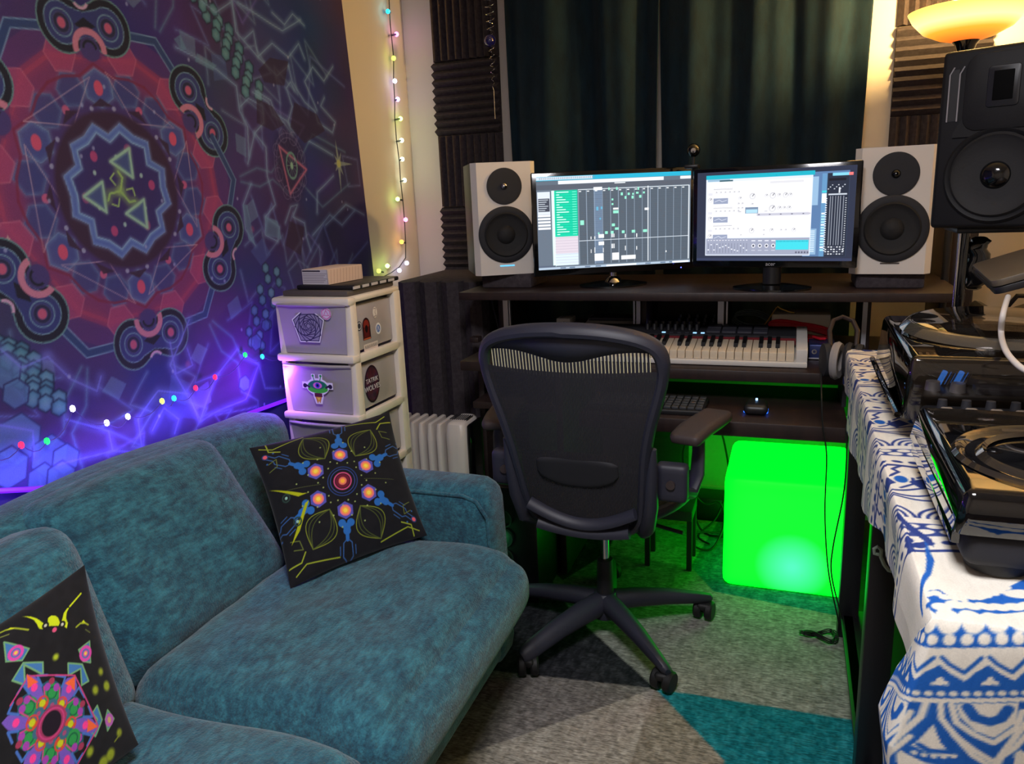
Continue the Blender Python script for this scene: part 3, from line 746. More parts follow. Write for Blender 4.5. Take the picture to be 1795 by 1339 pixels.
def disc2(c): c.c[:] = (230, 232, 240); c.ell(0, 0, .011, .012, (92, 120, 190)); c.seg([(-.005, -.006), (0, .008), (.005, -.006)], .002, (235, 235, 245))
o = sticker(disc2, drawers[0], SD(.022, .965), .036, .04, shape=lambda U, V: np.hypot(U/.016, V/.0185) < 1); o['label'] = 'round blue and white sticker'
def disc3(c): c.c[:] = (228, 222, 220); c.seg([(-.006, .012), (.006, .012), (0, 0), (.006, -.012), (-.006, -.012)], .002, (120, 110, 116))
o = sticker(disc3, drawers[0], SD(.01, 1.018), .03, .036, shape=lambda U, V: np.hypot(U/.013, V/.017) < 1); o['label'] = 'small white lettered sticker'
def strip(c):
    c.c[:] = (208, 198, 196)
    for i in range(9): c.seg([(-.034+.008*i, -.004), (-.031+.008*i, .006), (-.028+.008*i, -.003)], .0015, (60, 54, 66))
sticker(strip, drawers[0], SD(-.028, .918), .08, .022)
def oval(c):
    c.c[:] = (70, 34, 58); c.noise(9, (24, 10, 20), 5)
    c.ell(0, 0, .040, .056, (36, 18, 34), ring=.004)
o = sticker(oval, drawers[1], SD(-.04, .80), .09, .13, shape=lambda U, V: np.hypot(U/.043, V/.060) < 1); o['label'] = 'large dark oval sticker with white lettering'
for (tx, dz, s_) in (('TATRIK', .012, .021), ('WOLVES', -.012, .023)):
    textmesh('lettering', tx, s_, SD(-.04, .80+dz, .1202), mat('white_lettering', (225, 215, 225), .5), o, world=False, depth=.0002)
def disc4(c): c.c[:] = (72, 56, 84); c.ell(0, 0, .018, .02, (170, 150, 180), ring=.004); c.seg([(-.01, -.01), (0, .012), (.01, -.01)], .002, (200, 190, 210))
o = sticker(disc4, drawers[2], SD(.0, .625), .06, .06, shape=lambda U, V: np.hypot(U, V) < .028); o['label'] = 'round grey sticker on the third drawer'

# things on the tower
bk = thing('black_case', 'flat black hard case lying on top of the plastic drawer tower', 'case', (-1.33, 2.07, 1.086), math.radians(-2))
MB().box(-.115, .118, -.135, .13, 0, .016, .004).build('case_body', mat('grey_case', (84, 76, 74), .5), bk)
MB().box(-.08, .128, -.11, .15, .0165, .030, .004).build('case_lid', BLACKP, bk)
for yy in (-.10, -.05, .0, .05, .10): MB().box(.1275, .1292, yy-.018, yy+.018, .019, .027).build('case_label', mat('label_white', (190, 185, 190), .6), bk)
bx = thing('cardboard_box', 'small white printed cardboard box lying on the black case', 'box', (-1.340, 2.055, 1.1165), math.radians(-6))
CARD = mat('printed_card', (206, 184, 172), .8)
MB().box(-.050, .050, -.085, .085, 0, .046, .002).build('carton', CARD, bx)
def lab(c):
    c.c[:] = (196, 190, 196); c.seg([(-.045, .018), (.02, .018)], .004, (50, 44, 54)); 
    for i in range(6): c.seg([(-.045, .010-.005*i), (.045-.006*(i % 3), .010-.005*i)], .0012, (110, 100, 112))
    c.rect(-.05, -.048, -.022, .022, (40, 40, 50)); c.rect(.047, .049, -.022, .022, (40, 40, 50))
sticker(lab, bx, FR(0.0, .023, -.0856), .096, .044)
def lab2(c):
    c.c[:] = (206, 184, 172)
    for i in range(12): c.seg([(-.09+.015*i, -.02), (-.085+.015*i, .02)], .0012, (150, 120, 110))
sticker(lab2, bx, SD(0, .023, .0506), .165, .044, .0012)

# ------------------------------------------------------------------ white oil radiator behind the sofa arm
rd = thing('oil_radiator', 'white oil-filled radiator with rounded fins behind the far sofa arm', 'radiator', (-1.2, 2.42, 0))
RW = mat('white_enamel', (214, 206, 200), .4)
for i in range(6):
    x = -1.345+.036*i
    MB().rbox((x, 2.43, .31), (.024, .15, .52), .012, 8, fn=lambda p, u: Vector((p.x, p.y*(1.0-.10*(abs(u.z)**6)), p.z))).build('radiator_fin', RW, rd, True)
MB().rbox((-1.10, 2.43, .32), (.085, .155, .52), .03, 8).build('control_housing', RW, rd, True)
MB().rbox((-1.052, 2.43, .33), (.02, .12, .48), .01, 6).build('side_panel', GLOSSB, rd, True)
for i in range(9): MB().box(-1.135+.008*i, -1.132+.008*i, 2.40, 2.46, .5795, .582).build('vent_slot', BLACKM, rd, True)
for x in (-1.33, -1.11):
    MB().box(x-.012, x+.012, 2.33, 2.53, .03, .05, .004).build('foot', BLACKP, rd, True)
    for y in (2.345, 2.515): MB().cyl((x-.01, y, .022), (x+.01, y, .022), .022, seg=14).build('wheel', RUBB, rd, True)

# ------------------------------------------------------------------ sofa
CHEN = mat('teal_chenille', (50, 118, 134), 0.9, sheen=0.25, noise=((26, 84, 104), 26, (1, 1, 1)), bump=(240, .8))
def chen_mottle(m):
    nt = m.node_tree; b = nt.nodes['Principled BSDF']
    tc = nt.nodes.new('ShaderNodeTexCoord'); n1 = nt.nodes.new('ShaderNodeTexNoise'); n1.inputs['Scale'].default_value = 85; n1.inputs['Detail'].default_value = 6; n1.inputs['Roughness'].default_value = .75
    mp = nt.nodes.new('ShaderNodeMapping'); mp.inputs['Scale'].default_value = (1, .35, 1)
    nt.links.new(tc.outputs['Object'], mp.inputs[0]); nt.links.new(mp.outputs[0], n1.inputs['Vector'])
    r = nt.nodes.new('ShaderNodeValToRGB'); r.color_ramp.elements[0].position = .40; r.color_ramp.elements[1].position = .62
    r.color_ramp.elements[0].color = (.42, .45, .52, 1); r.color_ramp.elements[1].color = (1.12, 1.12, 1.1, 1)
    nt.links.new(n1.outputs['Fac'], r.inputs[0])
    mx = nt.nodes.new('ShaderNodeMix'); mx.data_type = 'RGBA'; mx.blend_type = 'MULTIPLY'; mx.inputs['Factor'].default_value = 1
    src = b.inputs['Base Color'].links[0].from_socket
    nt.links.new(src, mx.inputs[6]); nt.links.new(r.outputs[0], mx.inputs[7]); nt.links.new(mx.outputs[2], b.inputs['Base Color'])
chen_mottle(CHEN)
sf = thing('sofa', 'teal chenille two-seat sofa standing against the tapestry wall', 'sofa', (-1.1, 1.0, 0))
def bulge(ax, amt, wob=0.0):
    def f(p, u):
        k = (1-u.x**4 if ax != 0 else 1)*(1-u.y**4 if ax != 1 else 1)*(1-u.z**4 if ax != 2 else 1)
        q = p.copy(); q[ax] += amt*k*(1 if u[ax] > 0 else -.3)
        if wob: q[ax] += wob*math.sin(p.x*17+p.y*11+p.z*7)*math.sin(p.y*23-p.x*5+1)*k
        return q
    return f
MB().rbox((-1.12, .99, .19), (.80, 1.74, .24), .035, 12).build('base', CHEN, sf, True)
# back frame
bkf = MB(); bkf.rbox((-1.47, .99, .40), (.17, 1.78, .735), .07, 16, fn=lambda p, u: Vector((p.x-.03*max(0, u.z), p.y, p.z+(.012*math.sin(p.y*6)) * (1 if u.z > .5 else 0))))
bkf.build('back_frame', CHEN, sf, True)
# arms
def arm(yc, nm):
    m = MB(); m.rbox((-1.13, yc, .325), (.80, .165, .55), .06, 14, fn=lambda p, u: Vector((p.x+.02*(1-u.z)*.5*(1 if u.x > 0 else 0), p.y, p.z-.0*max(0, u.z))))
    m.build(nm, CHEN, sf, True)
    x = -.747
    pts = [(x, yc-.078, .09), (x+.004, yc-.078, .3), (x+.002, yc-.078, .50), (x-.002, yc-.06, .578), (x-.006, yc, .600), (x-.002, yc+.06, .578), (x, yc+.078, .50), (x+.004, yc+.078, .3)]
arm(1.815, 'arm'); arm(.165, 'arm')
pp = MB(); x = -.733
pp.tube([(-1.35, 1.742, .575), (-1.1, 1.742, .578), (-.80, 1.742, .578), (x-.03, 1.742, .565), (x, 1.742, .52), (x+.008, 1.742, .3), (x+.012, 1.742, .15)], .005, 6); pp.build('piping', CHEN, sf, True)
# seat cushions
def seat(y0, y1):
    m = MB(); yc = (y0+y1)/2
    def f(p, u):
        q = p.copy(); k = (1-u.x**4)*(1-u.y**4)
        q.z += .028*k*(1 if u.z > 0 else 0) + .006*math.sin(p.x*19+p.y*13)*math.sin(p.y*25-p.x*4)*k
        if u.x > 0: q.x += .035*u.x**2*(1-u.z**2)*(1-.5*u.y**4); 
        q.y += .008*math.sin(p.x*14)*abs(u.y)**3
        # soft dent
        q.z -= .016*math.exp(-(((p.x+.1)/.12)**2+((p.y-.05)/.22)**2)) * (1 if u.z > 0 else 0)
        return q
    m.rbox((-.925, yc, .37), (.60, y1-y0, .17), .065, 22, fn=f); return m
seat(.965, 1.735).build('seat_cushion', CHEN, sf, True)
seat(.255, .963).build('seat_cushion', CHEN, sf, True)
# back cushions lean on the frame
def backc(y0, y1, lean, zc=.60, th=.17, h=.42, xs=-1.245, zb=.40, hmod=0):
    m = MB(); Mx = Matrix.Translation((xs, (y0+y1)/2, zb)) @ Matrix.Rotation(lean, 4, 'Y')
    def f(p, u):
        q = p.copy(); k = (1-u.y**4)*(1-u.z**4); q.x += .045*k*(1 if u.x > 0 else -.2)+.006*math.sin(p.y*16+p.z*12)*k
        q.z += .006*math.sin(p.y*11+2)*(1 if u.z > .5 else 0) + hmod*u.y*(1 if u.z > 0 else 0)
        return q
    m.rbox((-th/2+.02, 0, h/2), (th, y1-y0, h), .062, 20, M=Mx, fn=f); return m
backc(.99, 1.545, math.radians(-31), h=.455, xs=-1.215, th=.21).build('back_cushion', CHEN, sf, True)
backc(.27, .985, math.radians(-17), xs=-1.16, h=.42).build('back_cushion', CHEN, sf, True)
for (x, y) in ((-.79, .2), (-.79, 1.80), (-1.46, .2), (-1.46, 1.80)):
    zl = .0125 if x > -1 else 0.0
    MB().lathe([(0, zl), (.018, zl), (.026, .08), (0, .08)], Matrix.Translation((x, y, 0)), 16).build('leg', WOODB, sf, True)

# ------------------------------------------------------------------ printed throw pillows
PIL = mat_print('printed_pillow_cover', 0.85, 0.12, 900, sheen=.15)
BLKP = mat('black_pillow_back', (18, 18, 22), .9, sheen=.2)
def pillow(nm, corners, cv, label, puff=.055, conc=.06):
    """corners: TL, TR, BR, BL of the printed face"""
    TL, TR, BR, BL = [np.array(c, float) for c in corners]
    nrm = np.cross(TR-TL, BL-TL); nrm /= -np.linalg.norm(nrm)
    if nrm[0] < 0: nrm = -nrm
    root = thing(nm, label, 'pillow', tuple((BL+BR)/2))
    def mapper(sgn):
        def fn(U, V):
            a = (U+1)/2; b = (V+1)/2
            # pull edges in so that corners stay pointed
            ua = U*(1-conc*(1-V**2)*np.abs(U)**2*0.9); va = V*(1-conc*(1-U**2)*np.abs(V)**2*0.9)
            a = (ua+1)/2; b = (va+1)/2
            P = [(BL[i]*(1-a)+BR[i]*a)*(1-b)+(TL[i]*(1-a)+TR[i]*a)*b for i in range(3)]
            h = puff*np.clip((1-U**2), 0, 1)**.55*np.clip((1-V**2), 0, 1)**.55
            h = h*(1+.04*np.sin(U*7+V*5))
            return tuple(P[i]+nrm[i]*sgn*h for i in range(3))
        return fn
    f = printed('cover_front', cv, mapper(1), PIL, root)
    back = MB()
    fm = mapper(-1)
    def g(a, b):
        x, y, z = fm(np.array(a*2-1.0), np.array(b*2-1.0)); return (float(x), float(y), float(z))
    back.grid(g, 40, 40); back.build('cover_back', BLKP, root, True)
    return root
# pillow with a six armed star
P1 = Canvas(-1, 1, -1, 1, .0065, (17, 18, 24)); P1.noise(30, 3, 2)
LIME = (150, 165, 45); BL1 = (38, 104, 184); ORG = (250, 170, 70); DKB = (34, 62, 120)
def pp_(r, d): a = math.radians(d); return (r*math.cos(a), r*math.sin(a))
for k in range(6):
    th = 97+60*k-22+4
    c = pp_(.40, th)
    hx = [(c[0]+.12*math.cos(math.radians(th+60*q)), c[1]+.12*math.sin(math.radians(th+60*q))) for q in range(6)]
    P1.poly(hx, (84, 84, 180)); P1.ell(c[0], c[1], .075, .075, (240, 120, 130)); P1.ell(c[0], c[1], .05, .05, ORG); P1.ell(c[0], c[1], .028, .028, (250, 220, 80))
    for (r, o) in ((.57, 6), (.57, -6), (.67, 0), (.62, 0)): c = pp_(r, th+o); P1.ell(c[0], c[1], .052, .052, BL1)
    P1.seg([pp_(.70, th), pp_(.78, th)], .05, BL1)
    for s in (-1, 1):
        P1.seg([pp_(.78, th+s*1), pp_(.82, th+s*4), pp_(.98, th+s*4), pp_(1.02, th+s*1.5), pp_(1.12, th+s*1.5)], .014, (52, 96, 160))
        P1.seg([pp_(.86, th+s*7), pp_(.96, th+s*6.5)], .012, (52, 96, 160)); c = pp_(1.08, th+s*5); P1.ell(c[0], c[1], .014, .014, (52, 96, 160))
    c = pp_(1.15, th); P1.ell(c[0], c[1], .045, .045, DKB); P1.ell(c[0], c[1], .03, .03, (240, 100, 110))
    th2 = th+30
    for j, rr in enumerate((.22, .17, .12)):
        if k in (1, 4): break
        lf = [pp_(.50+.0*j, th2)]
        for q in range(13):
            t_ = q/12; lf.append((pp_(.42+.52*t_, th2)[0]+rr*math.sin(PI*t_)*math.cos(math.radians(th2+90)), pp_(.42+.52*t_, th2)[1]+rr*math.sin(PI*t_)*math.sin(math.radians(th2+90))))
        lf2 = [(pp_(.42+.52*q/12, th2)[0]-rr*math.sin(PI*q/12)*math.cos(math.radians(th2+90)), pp_(.42+.52*q/12, th2)[1]-rr*math.sin(PI*q/12)*math.sin(math.radians(th2+90))) for q in range(13)]
        P1.seg(lf[1:], .010, LIME if j < 1 else (86, 100, 40), .9); P1.seg(lf2, .010, LIME if j < 1 else (86, 100, 40), .9)
    if k in (1, 4):
        P1.seg([pp_(.3, th2), pp_(.75, th2)], .006, (90, 100, 50)); 
for r, c, w_ in ((.20, (40, 66, 130), .012), (.165, (60, 80, 160), .010), (.115, (210, 80, 130), .018), (.075, (110, 20, 50), .04)): P1.ell(0, 0, r, r, c, ring=w_)
P1.ell(0, 0, .055, .055, (230, 120, 100)); P1.ell(0, 0, .03, .03, (250, 180, 60))
for q in range(48):
    r = (.27, .33, .48, .62)[q % 4]; c = pp_(r, q*360/48+7*(q % 4)); P1.ell(c[0], c[1], .011, .011, (170, 190, 110), .9)
for sx in (-1, 1):
    for sy in (-1, 1):
        P1.seg([(sx*.97, sy*.80), (sx*.80, sy*.80), (sx*.72, sy*.70), (sx*.35, sy*.72)][:3] if sx*sy > 0 else [(sx*.80, sy*.97), (sx*.80, sy*.82), (sx*.66, sy*.76)], .018, LIME)
        P1.seg([(sx*.90, sy*.92), (sx*.74, sy*.84), (sx*.30, sy*.93)], .016, LIME); P1.seg([(sx*.86, sy*.62), (sx*.74, sy*.66), (sx*.76, sy*.54), (sx*.88, sy*.50)], .012, (104, 116, 50))
P1.poly([(-.97, .28), (-.55, .02), (-.48, .0), (-.62, -.0)], (170, 180, 20)); P1.poly([(-.88, -.55), (-.56, -.12), (-.50, -.10), (-.72, -.42)], (170, 180, 20))
for p in ((-.78, .05), (-.72, -.30)): P1.ell(p[0], p[1], .05, .05, (40, 66, 60), ring=.02); P1.ell(p[0], p[1], .02, .02, (150, 200, 180))
pillow('throw_pillow', [(-1.330, 1.565, .733), (-1.07, 1.86, .765), (-.888, 1.69, .477), (-1.085, 1.355, .470)], P1,
       'black throw pillow with blue six-armed star print leaning on the far sofa back')
# pillow with a colourful insect and flower mandala
P2 = Canvas(-1, 1, -1, 1, .0065, (20, 20, 24)); P2.noise(30, 4, 3)
cT = onx(148, 990, -1.165); cBR = onz(243, 1305, .50); cTL = cT+1.75*(onx(-50, 1115, -1.18)-cT); cBL = cBR+(cTL-cT)
_n = np.cross(cT-cBR, cTL-cT); _ax = (cT-cTL)/2; _ay = (cT-cBR)/2; _c0 = (cTL+cBR)/2
_n = _n/np.linalg.norm(_n); _c0s = _c0 + (_n if _n[0] > 0 else -_n)*.045
def q2(x, y):
    d = ray(x, y); o = np.array([0, 0, H]); t = ((_c0s-o)@_n)/(d@_n); p = o+d*t-_c0s
    A = np.array([[_ax@_ax, _ax@_ay], [_ax@_ay, _ay@_ay]]); s = np.linalg.solve(A, [p@_ax, p@_ay]); return (float(s[0]), float(s[1]))
def k2(*P): return [q2(a/3.948, 1000+b/3.948) for a, b in P]      # pattern points measured on the cover
YEL = (196, 214, 24); GEM = (60, 112, 170); MAG = (205, 70, 160); GRN = (40, 140, 70); ORR = (224, 96, 52)
P2.poly(k2((345, 340), (350, 295), (375, 275), (405, 280), (425, 300), (435, 345), (420, 358), (355, 358)), YEL)
for P_ in (((180, 250), (230, 262), (275, 290), (318, 335), (310, 380), (285, 375), (272, 335), (250, 295), (205, 262)), ((510, 215), (488, 255), (480, 300), (492, 335), (482, 378), (462, 360), (448, 318), (465, 260), (492, 222))): P2.poly(k2(*P_), YEL)
for i in range(6):
    a = k2((515+17*i, 205-19*i), (524+17*i, 195-19*i)); P2.seg(a, .02, YEL)
for P_ in (((0, 375), (60, 350), (120, 345), (210, 375)), ((555, 362), (590, 330), (630, 322), (655, 330))): P2.seg(k2(*P_), .018, (150, 165, 40))
P2.poly(k2((65, 350), (95, 332), (125, 345)), YEL); P2.poly(k2((600, 322), (618, 300), (635, 322)), YEL)
P2.seg(k2((0, 415), (80, 392)), .012, (120, 130, 60)); P2.seg(k2((630, 370), (665, 385)), .012, (90, 100, 50))
for c in ((330, 352), (450, 347)): p = q2(c[0]/3.948, 1000+c[1]/3.948); P2.ell(p[0], p[1], .035, .035, (20, 20, 20)); P2.ell(p[0], p[1], .016, .016, (190, 190, 170))
p = k2((392, 388))[0]; P2.ell(p[0], p[1], .024, .024, (210, 80, 120))
def gem(P_, al=1):
    q = k2(*P_); P2.poly(q, GEM, al); P2.seg(q, .016, (110, 160, 110), al, True)
gem(((42, 455), (207, 527), (155, 615), (45, 618))); gem(((660, 450), (568, 525), (600, 605), (660, 605)))
for c in ((115, 553), (622, 545)): 
    p = k2(c)[0]; P2.ell(p[0], p[1], .075, .075, MAG); P2.ell(p[0], p[1], .045, .045, GEM); P2.ell(p[0], p[1], .03, .03, MAG); P2.ell(p[0], p[1], .018, .018, (220, 190, 80))
p = k2((393, 590))[0]; P2.ell(p[0], p[1], .03, .03, (160, 180, 40), soft=.03)
gem(((160, 635), (298, 632), (295, 725), (165, 650), (165, 800), (80, 765))); gem(((482, 630), (592, 628), (638, 742), (580, 780), (578, 660), (480, 720)))
gem(((700, 910), (738, 1008), (690, 1130), (655, 1110), (700, 1010), (660, 970))); gem(((785, 930), (838, 985), (785, 1080), (765, 1000))); p = k2((798, 1000))[0]; P2.ell(p[0], p[1], .05, .06, (170, 90, 170)); P2.ell(p[0], p[1], .02, .03, (190, 160, 100))
ctr = (355, 1060)
def r2(r, d, sx=1.0): a = math.radians(d); return (ctr[0]+r*math.cos(a)*sx, ctr[1]-r*math.sin(a)*1.12)
def rp2(*P_): return k2(*[r2(r, d) for r, d in P_])
P2.poly(rp2(*[(265, 30+60*k+b) for k in range(6) for b in (-6, 6)]), (28, 80, 96)); 
for k in range(6):
    th = 60*k
    P2.poly(rp2((150, th-9), (265, th-12), (310, th-8), (350, th), (310, th+8), (265, th+12), (150, th+9)), (110, 80, 176))
    P2.poly(rp2((270, th-9), (352, th), (270, th+9)), ORR) if k in (0, 1, 2) else None
    P2.poly(rp2((100, th+30-22), (190, th+30-20), (230, th+30), (190, th+30+20), (100, th+30+22)), (26, 110, 92))
    P2.ell(*rp2((185, th+30))[0], .075, .085, GRN); P2.ell(*rp2((185, th+30))[0], .045, .05, (20, 90, 60), ring=.012)
    for s in (-12, 12):
        P2.seg(rp2((240, th+s), (310, th+s*.9), (300, th+s*2)), .022, (64, 104, 180)); P2.ell(*rp2((225, th+s*1.8))[0], .03, .035, (150, 60, 160)); P2.seg(rp2((170, th+s), (230, th+s*1.3)), .012, (196, 60, 130))
    P2.poly(rp2((95, th), (135, th-15), (180, th), (135, th+15)), (190, 90, 30)); P2.ell(*rp2((138, th))[0], .05, .055, (200, 60, 60), ring=.014); P2.ell(*rp2((138, th))[0], .028, .03, (180, 190, 30))
    P2.ell(*rp2((250, th))[0], .03, .035, (230, 60, 140)); P2.ell(*rp2((110, th+30))[0], .05, .05, (56, 96, 120)); P2.ell(*rp2((110, th+30))[0], .02, .02, (150, 70, 110))
    P2.ell(*rp2((262, th+30))[0], .03, .03, (150, 50, 80))
P2.seg(rp2((352, 60), (352, 0), (352, -60)), .014, (190, 60, 120)); P2.seg(k2((200, 735), (530, 715)), .014, (190, 60, 120)); P2.seg(k2((170, 770), (65, 940)), .014, (190, 60, 120))
P2.ell(*k2(ctr)[0], .14, .14, (150, 50, 90)); P2.ell(*k2(ctr)[0], .115, .115, (190, 60, 120), ring=.012); P2.ell(*k2(ctr)[0], .09, .1, (26, 16, 30))
for c, r in (((690, 800), .035), ((655, 1240), .035), ((880, 1080), .03), ((820, 1245), .045), ((790, 750), .04), ((745, 655), .03), ((770, 1310), .05)): p = k2(c)[0]; P2.ell(p[0], p[1], r, r*1.2, (140, 156, 36), soft=.03)
P2.seg(k2((885, 1060), (880, 1100), (845, 1150)), .014, (120, 130, 40))
pillow('throw_pillow', [tuple(cTL), tuple(cT), tuple(cBR), tuple(cBL)], P2, 'black throw pillow printed with a yellow-horned insect and flower mandala on the near sofa seat', puff=.05)

# ------------------------------------------------------------------ desk
dk = thing('studio_desk', 'dark brown studio desk with raised monitor shelf and rack bays against the curtain', 'desk', (-.35, 2.75, 0))
DZ = .80; SZ = 1.03
MB().box(-1.075, .46, 2.385, 3.02, DZ-.035, DZ, .004).build('worktop', WOODD, dk, True)
MB().box(-1.10, .47, 2.462, 3.02, SZ-.028, SZ, .004).build('monitor_shelf', WOODD, dk, True)
MB().box(-.60, .17, 2.20, 2.66, .645, .690, .004).build('keyboard_tray', WOODD, dk, True)
for x in (-.60, .162): MB().box(x, x+.012, 2.42, 2.64, .69, DZ-.035).build('tray_runner', BLACKM, dk, True)
for x in (-1.033, -.490, -.216, .240):
    MB().box(x-.012, x+.012, 2.705, 3.0, DZ, SZ-.028, .002).build('divider', WOODD, dk, True)
for x in (-.937, -.478, -.222+.05, .245-.012):
    pass
for (xa, xb) in ((-1.020, -1.000), (-.996, -.992), (-.523, -.517), (-.512, -.498), (-.230, -.210), (-.202, -.197), (.226, .240)):
    MB().box(xa, xb, 2.690, 2.702, DZ+.001, SZ-.03).build('rack_rail', STEEL, dk, True)
MB().box(-.477, -.229, 2.95, 2.96, DZ, SZ-.028).build('bay_back', WOODB, dk, True)
MB().box(-1.075, -1.052, 2.54, 3.02, 0, DZ-.035, .003).build('side_panel', WOODB, dk, True)
MB().box(.43, .455, 2.45, 3.02, 0, DZ-.035, .003).build('side_panel', WOODB, dk, True)
MB().box(-.74, -.715, 2.42, 3.0, .0128, DZ-.035, .003).build('inner_or_blocker_panel', WOODB, dk, True)
MB().box(.242, .258, 2.92, 3.20, 0, DZ-.035, .002).build('inner_or_blocker_panel', WOODB, dk, True)  # added panel, blocks the cube's green light from the back wall
MB().box(-1.05, -.74, 2.42, 3.0, .62, .645, .003).build('side_shelf', WOODD, dk, True)
MB().box(-.715, .43, 2.99, 3.01, .50, DZ-.035, .002)  .build('modesty_panel', mat('mid_brown_panel', (104, 92, 78), .7), dk, True)  # back panel, carried low to block the cube's green light from the wall
MB().box(-1.11, -1.075, 2.56, 2.60, DZ+.03, DZ+.05, .003).build('end_bracket', WOODD, dk, True)

# small gear in the bays
def knobs(root, pts, r=.006, h=.012, m=BLACKM, axis=(0, -1, 0)):
    for p in pts: MB().cyl(p, Vector(p)+Vector(axis)*h, r, r*.85, 14).build('knob', m, root, True)
g = thing('white_effects_box', 'small white effects box with black knobs in the left desk bay', 'music gear', (-.81, 2.82, DZ))
MB().box(-.838, -.782, 2.78, 2.86, DZ, DZ+.090, .004).build('case', WHITEP, g, True)
knobs(g, [(-.808, 2.78, DZ+.071), (-.792, 2.78, DZ+.066), (-.82, 2.78, DZ+.03)])
g = thing('desktop_synth', 'low white sloped synthesizer with a row of black knobs in the left desk bay', 'synthesizer', (-.63, 2.84, DZ))
MB().prism([(0, 0), (.14, 0), (.14, .088), (.10, .088), (0, .072)], 0, .195, Matrix(((0, 0, 1, -.725), (1, 0, 0, 2.77), (0, 1, 0, DZ), (0, 0, 0, 1))), .003).build('case', WHITEP, g, True)
MB().box(-.715, -.54, 2.80, 2.90, DZ+.080, DZ+.0905, .001).build('top_panel', GREYP, g, True)
knobs(g, [(-.70+.026*i, 2.771, DZ+.062) for i in range(4)], .006, .012)
g = thing('tube_roll', 'brown rounded case between the white boxes in the left desk bay', 'case', (-.76, 2.84, DZ))
MB().rbox((-.755, 2.84, DZ+.04), (.06, .10, .08), .03, 8).build('body', mat('brown_leatherette', (60, 46, 40), .7), g, True)
g = thing('midi_controller', 'black knob controller with a small lit violet display between the desk bays', 'controller', (-.36, 2.78, DZ))
MB().prism([(0, 0), (.13, 0), (.13, .095), (0, .060)], 0, .225, Matrix(((0, 0, 1, -.455), (1, 0, 0, 2.715), (0, 1, 0, DZ), (0, 0, 0, 1))), .004).build('case', BLACKM, g, True)
def dsp(c):
    c.c[:] = (120, 110, 255); c.rect(-.03, .03, .004, .012, (210, 210, 255))
    for i in range(6): c.seg([(-.026+.009*i, -.006), (-.020+.009*i, -.002)], .002, (60, 50, 140))
SCRG = mat_print('small_display', glow=1.6)
c = Canvas(-.032, .032, -.012, .012, .001, (0, 0, 0)); dsp(c)
printed('display', c, lambda U, V: (-.422+U, 2.745+V*.95+0*U, DZ+.0705+V*.28), SCRG, g, smooth=False)
for i in range(5):
    for j in range(3):
        x = -.37+.030*i; y = 2.74+.035*j; z = DZ+.062+.035*(y-2.715)/.13
        MB().cyl((x, y, z), (x, y, z+.02), .009, .007, 12).build('knob', BLACKP, g, True)

# master keyboard on the worktop
KM = mat('ivory_key', (232, 214, 186), .35); KB = mat('black_key', (22, 20, 22), .6, spec=.2)
kx1, ky0, kz = .060, 2.44, DZ+.012
kb = thing('midi_keyboard', 'white keyboard controller with black pads and knobs lying along the worktop edge', 'keyboard', (-.30, 2.44, DZ), math.radians(.8))
bodym = MB(); KX0 = -.80
bodym.box(KX0, kx1, ky0+.0, ky0+.018, DZ+.002, DZ+.018, .003)
bodym.box(kx1-.034, kx1, ky0+.005, ky0+.255, DZ+.002, DZ+.060, .004)
bodym.box(KX0, KX0+.10, ky0+.005, ky0+.255, DZ+.002, DZ+.060, .004)
bodym.box(KX0, kx1, ky0+.017, ky0+.26, DZ+.001, DZ+.017, .003)
bodym.build('chassis', WHITEP, kb, True)
MB().box(KX0+.1, kx1-.035, ky0+.145, ky0+.255, DZ+.028, DZ+.058, .002).build('control_panel', BLACKM, kb, True)
MB().box(KX0+.1, kx1-.035, ky0+.140, ky0+.1445, DZ+.03, DZ+.052, .0005).build('key_felt', mat('red_felt', (110, 26, 34), .9), kb, True)
nw = 28; kw = .0254; ke = kx1-.038
note = ['C', 'D', 'E', 'F', 'G', 'A', 'B']
for i in range(nw):
    xr = ke-kw*i
    MB().box(xr-kw+.0009, xr-.0009, ky0+.010, ky0+.138, DZ+.0185, DZ+.046, .0018).build('white_key', KM, kb, True)
    # rightmost key is C
    nt_ = (0-i) % 7            # C B A G F E D ...
    if nt_ in (1, 2, 4, 5, 6): # black key left of D E G A B
        MB().prism([(0, 0), (.085, 0), (.085, .0), (.085, .012), (.006, .012)], 0, .0125, Matrix(((0, 0, 1, xr-kw-.006), (1, 0, 0, ky0+.056), (0, 1, 0, DZ+.046), (0, 0, 0, 1)))).build('black_key', KB, kb, True)
for i in range(4):
    for j in range(2):
        x = -.235+.050*i; y = ky0+.158+.047*j
        MB().box(x-.023, x+.023, y, y+.043, DZ+.058, DZ+.066, .003).build('drum_pad', GREYP, kb, True)
for i in range(8):
    for j in range(2):
        MB().cyl((-.46+.024*i, ky0+.190+.035*j, DZ+.058), (-.46+.024*i, ky0+.195+.035*j, DZ+.078), .008, .007, 12).build('knob', BLACKP, kb, True)
for i, c in enumerate((2.5, 0, 0, 0, 2.5, 2.5)):
    MB().box(-.405+.026*i, -.393+.026*i, ky0+.155, ky0+.162, DZ+.058, DZ+.0605).build('led_button', emis('blue_white_led', (150, 200, 255), 1.6) if c else GREYP, kb, True)

kb.rotation_euler.x = math.radians(7)
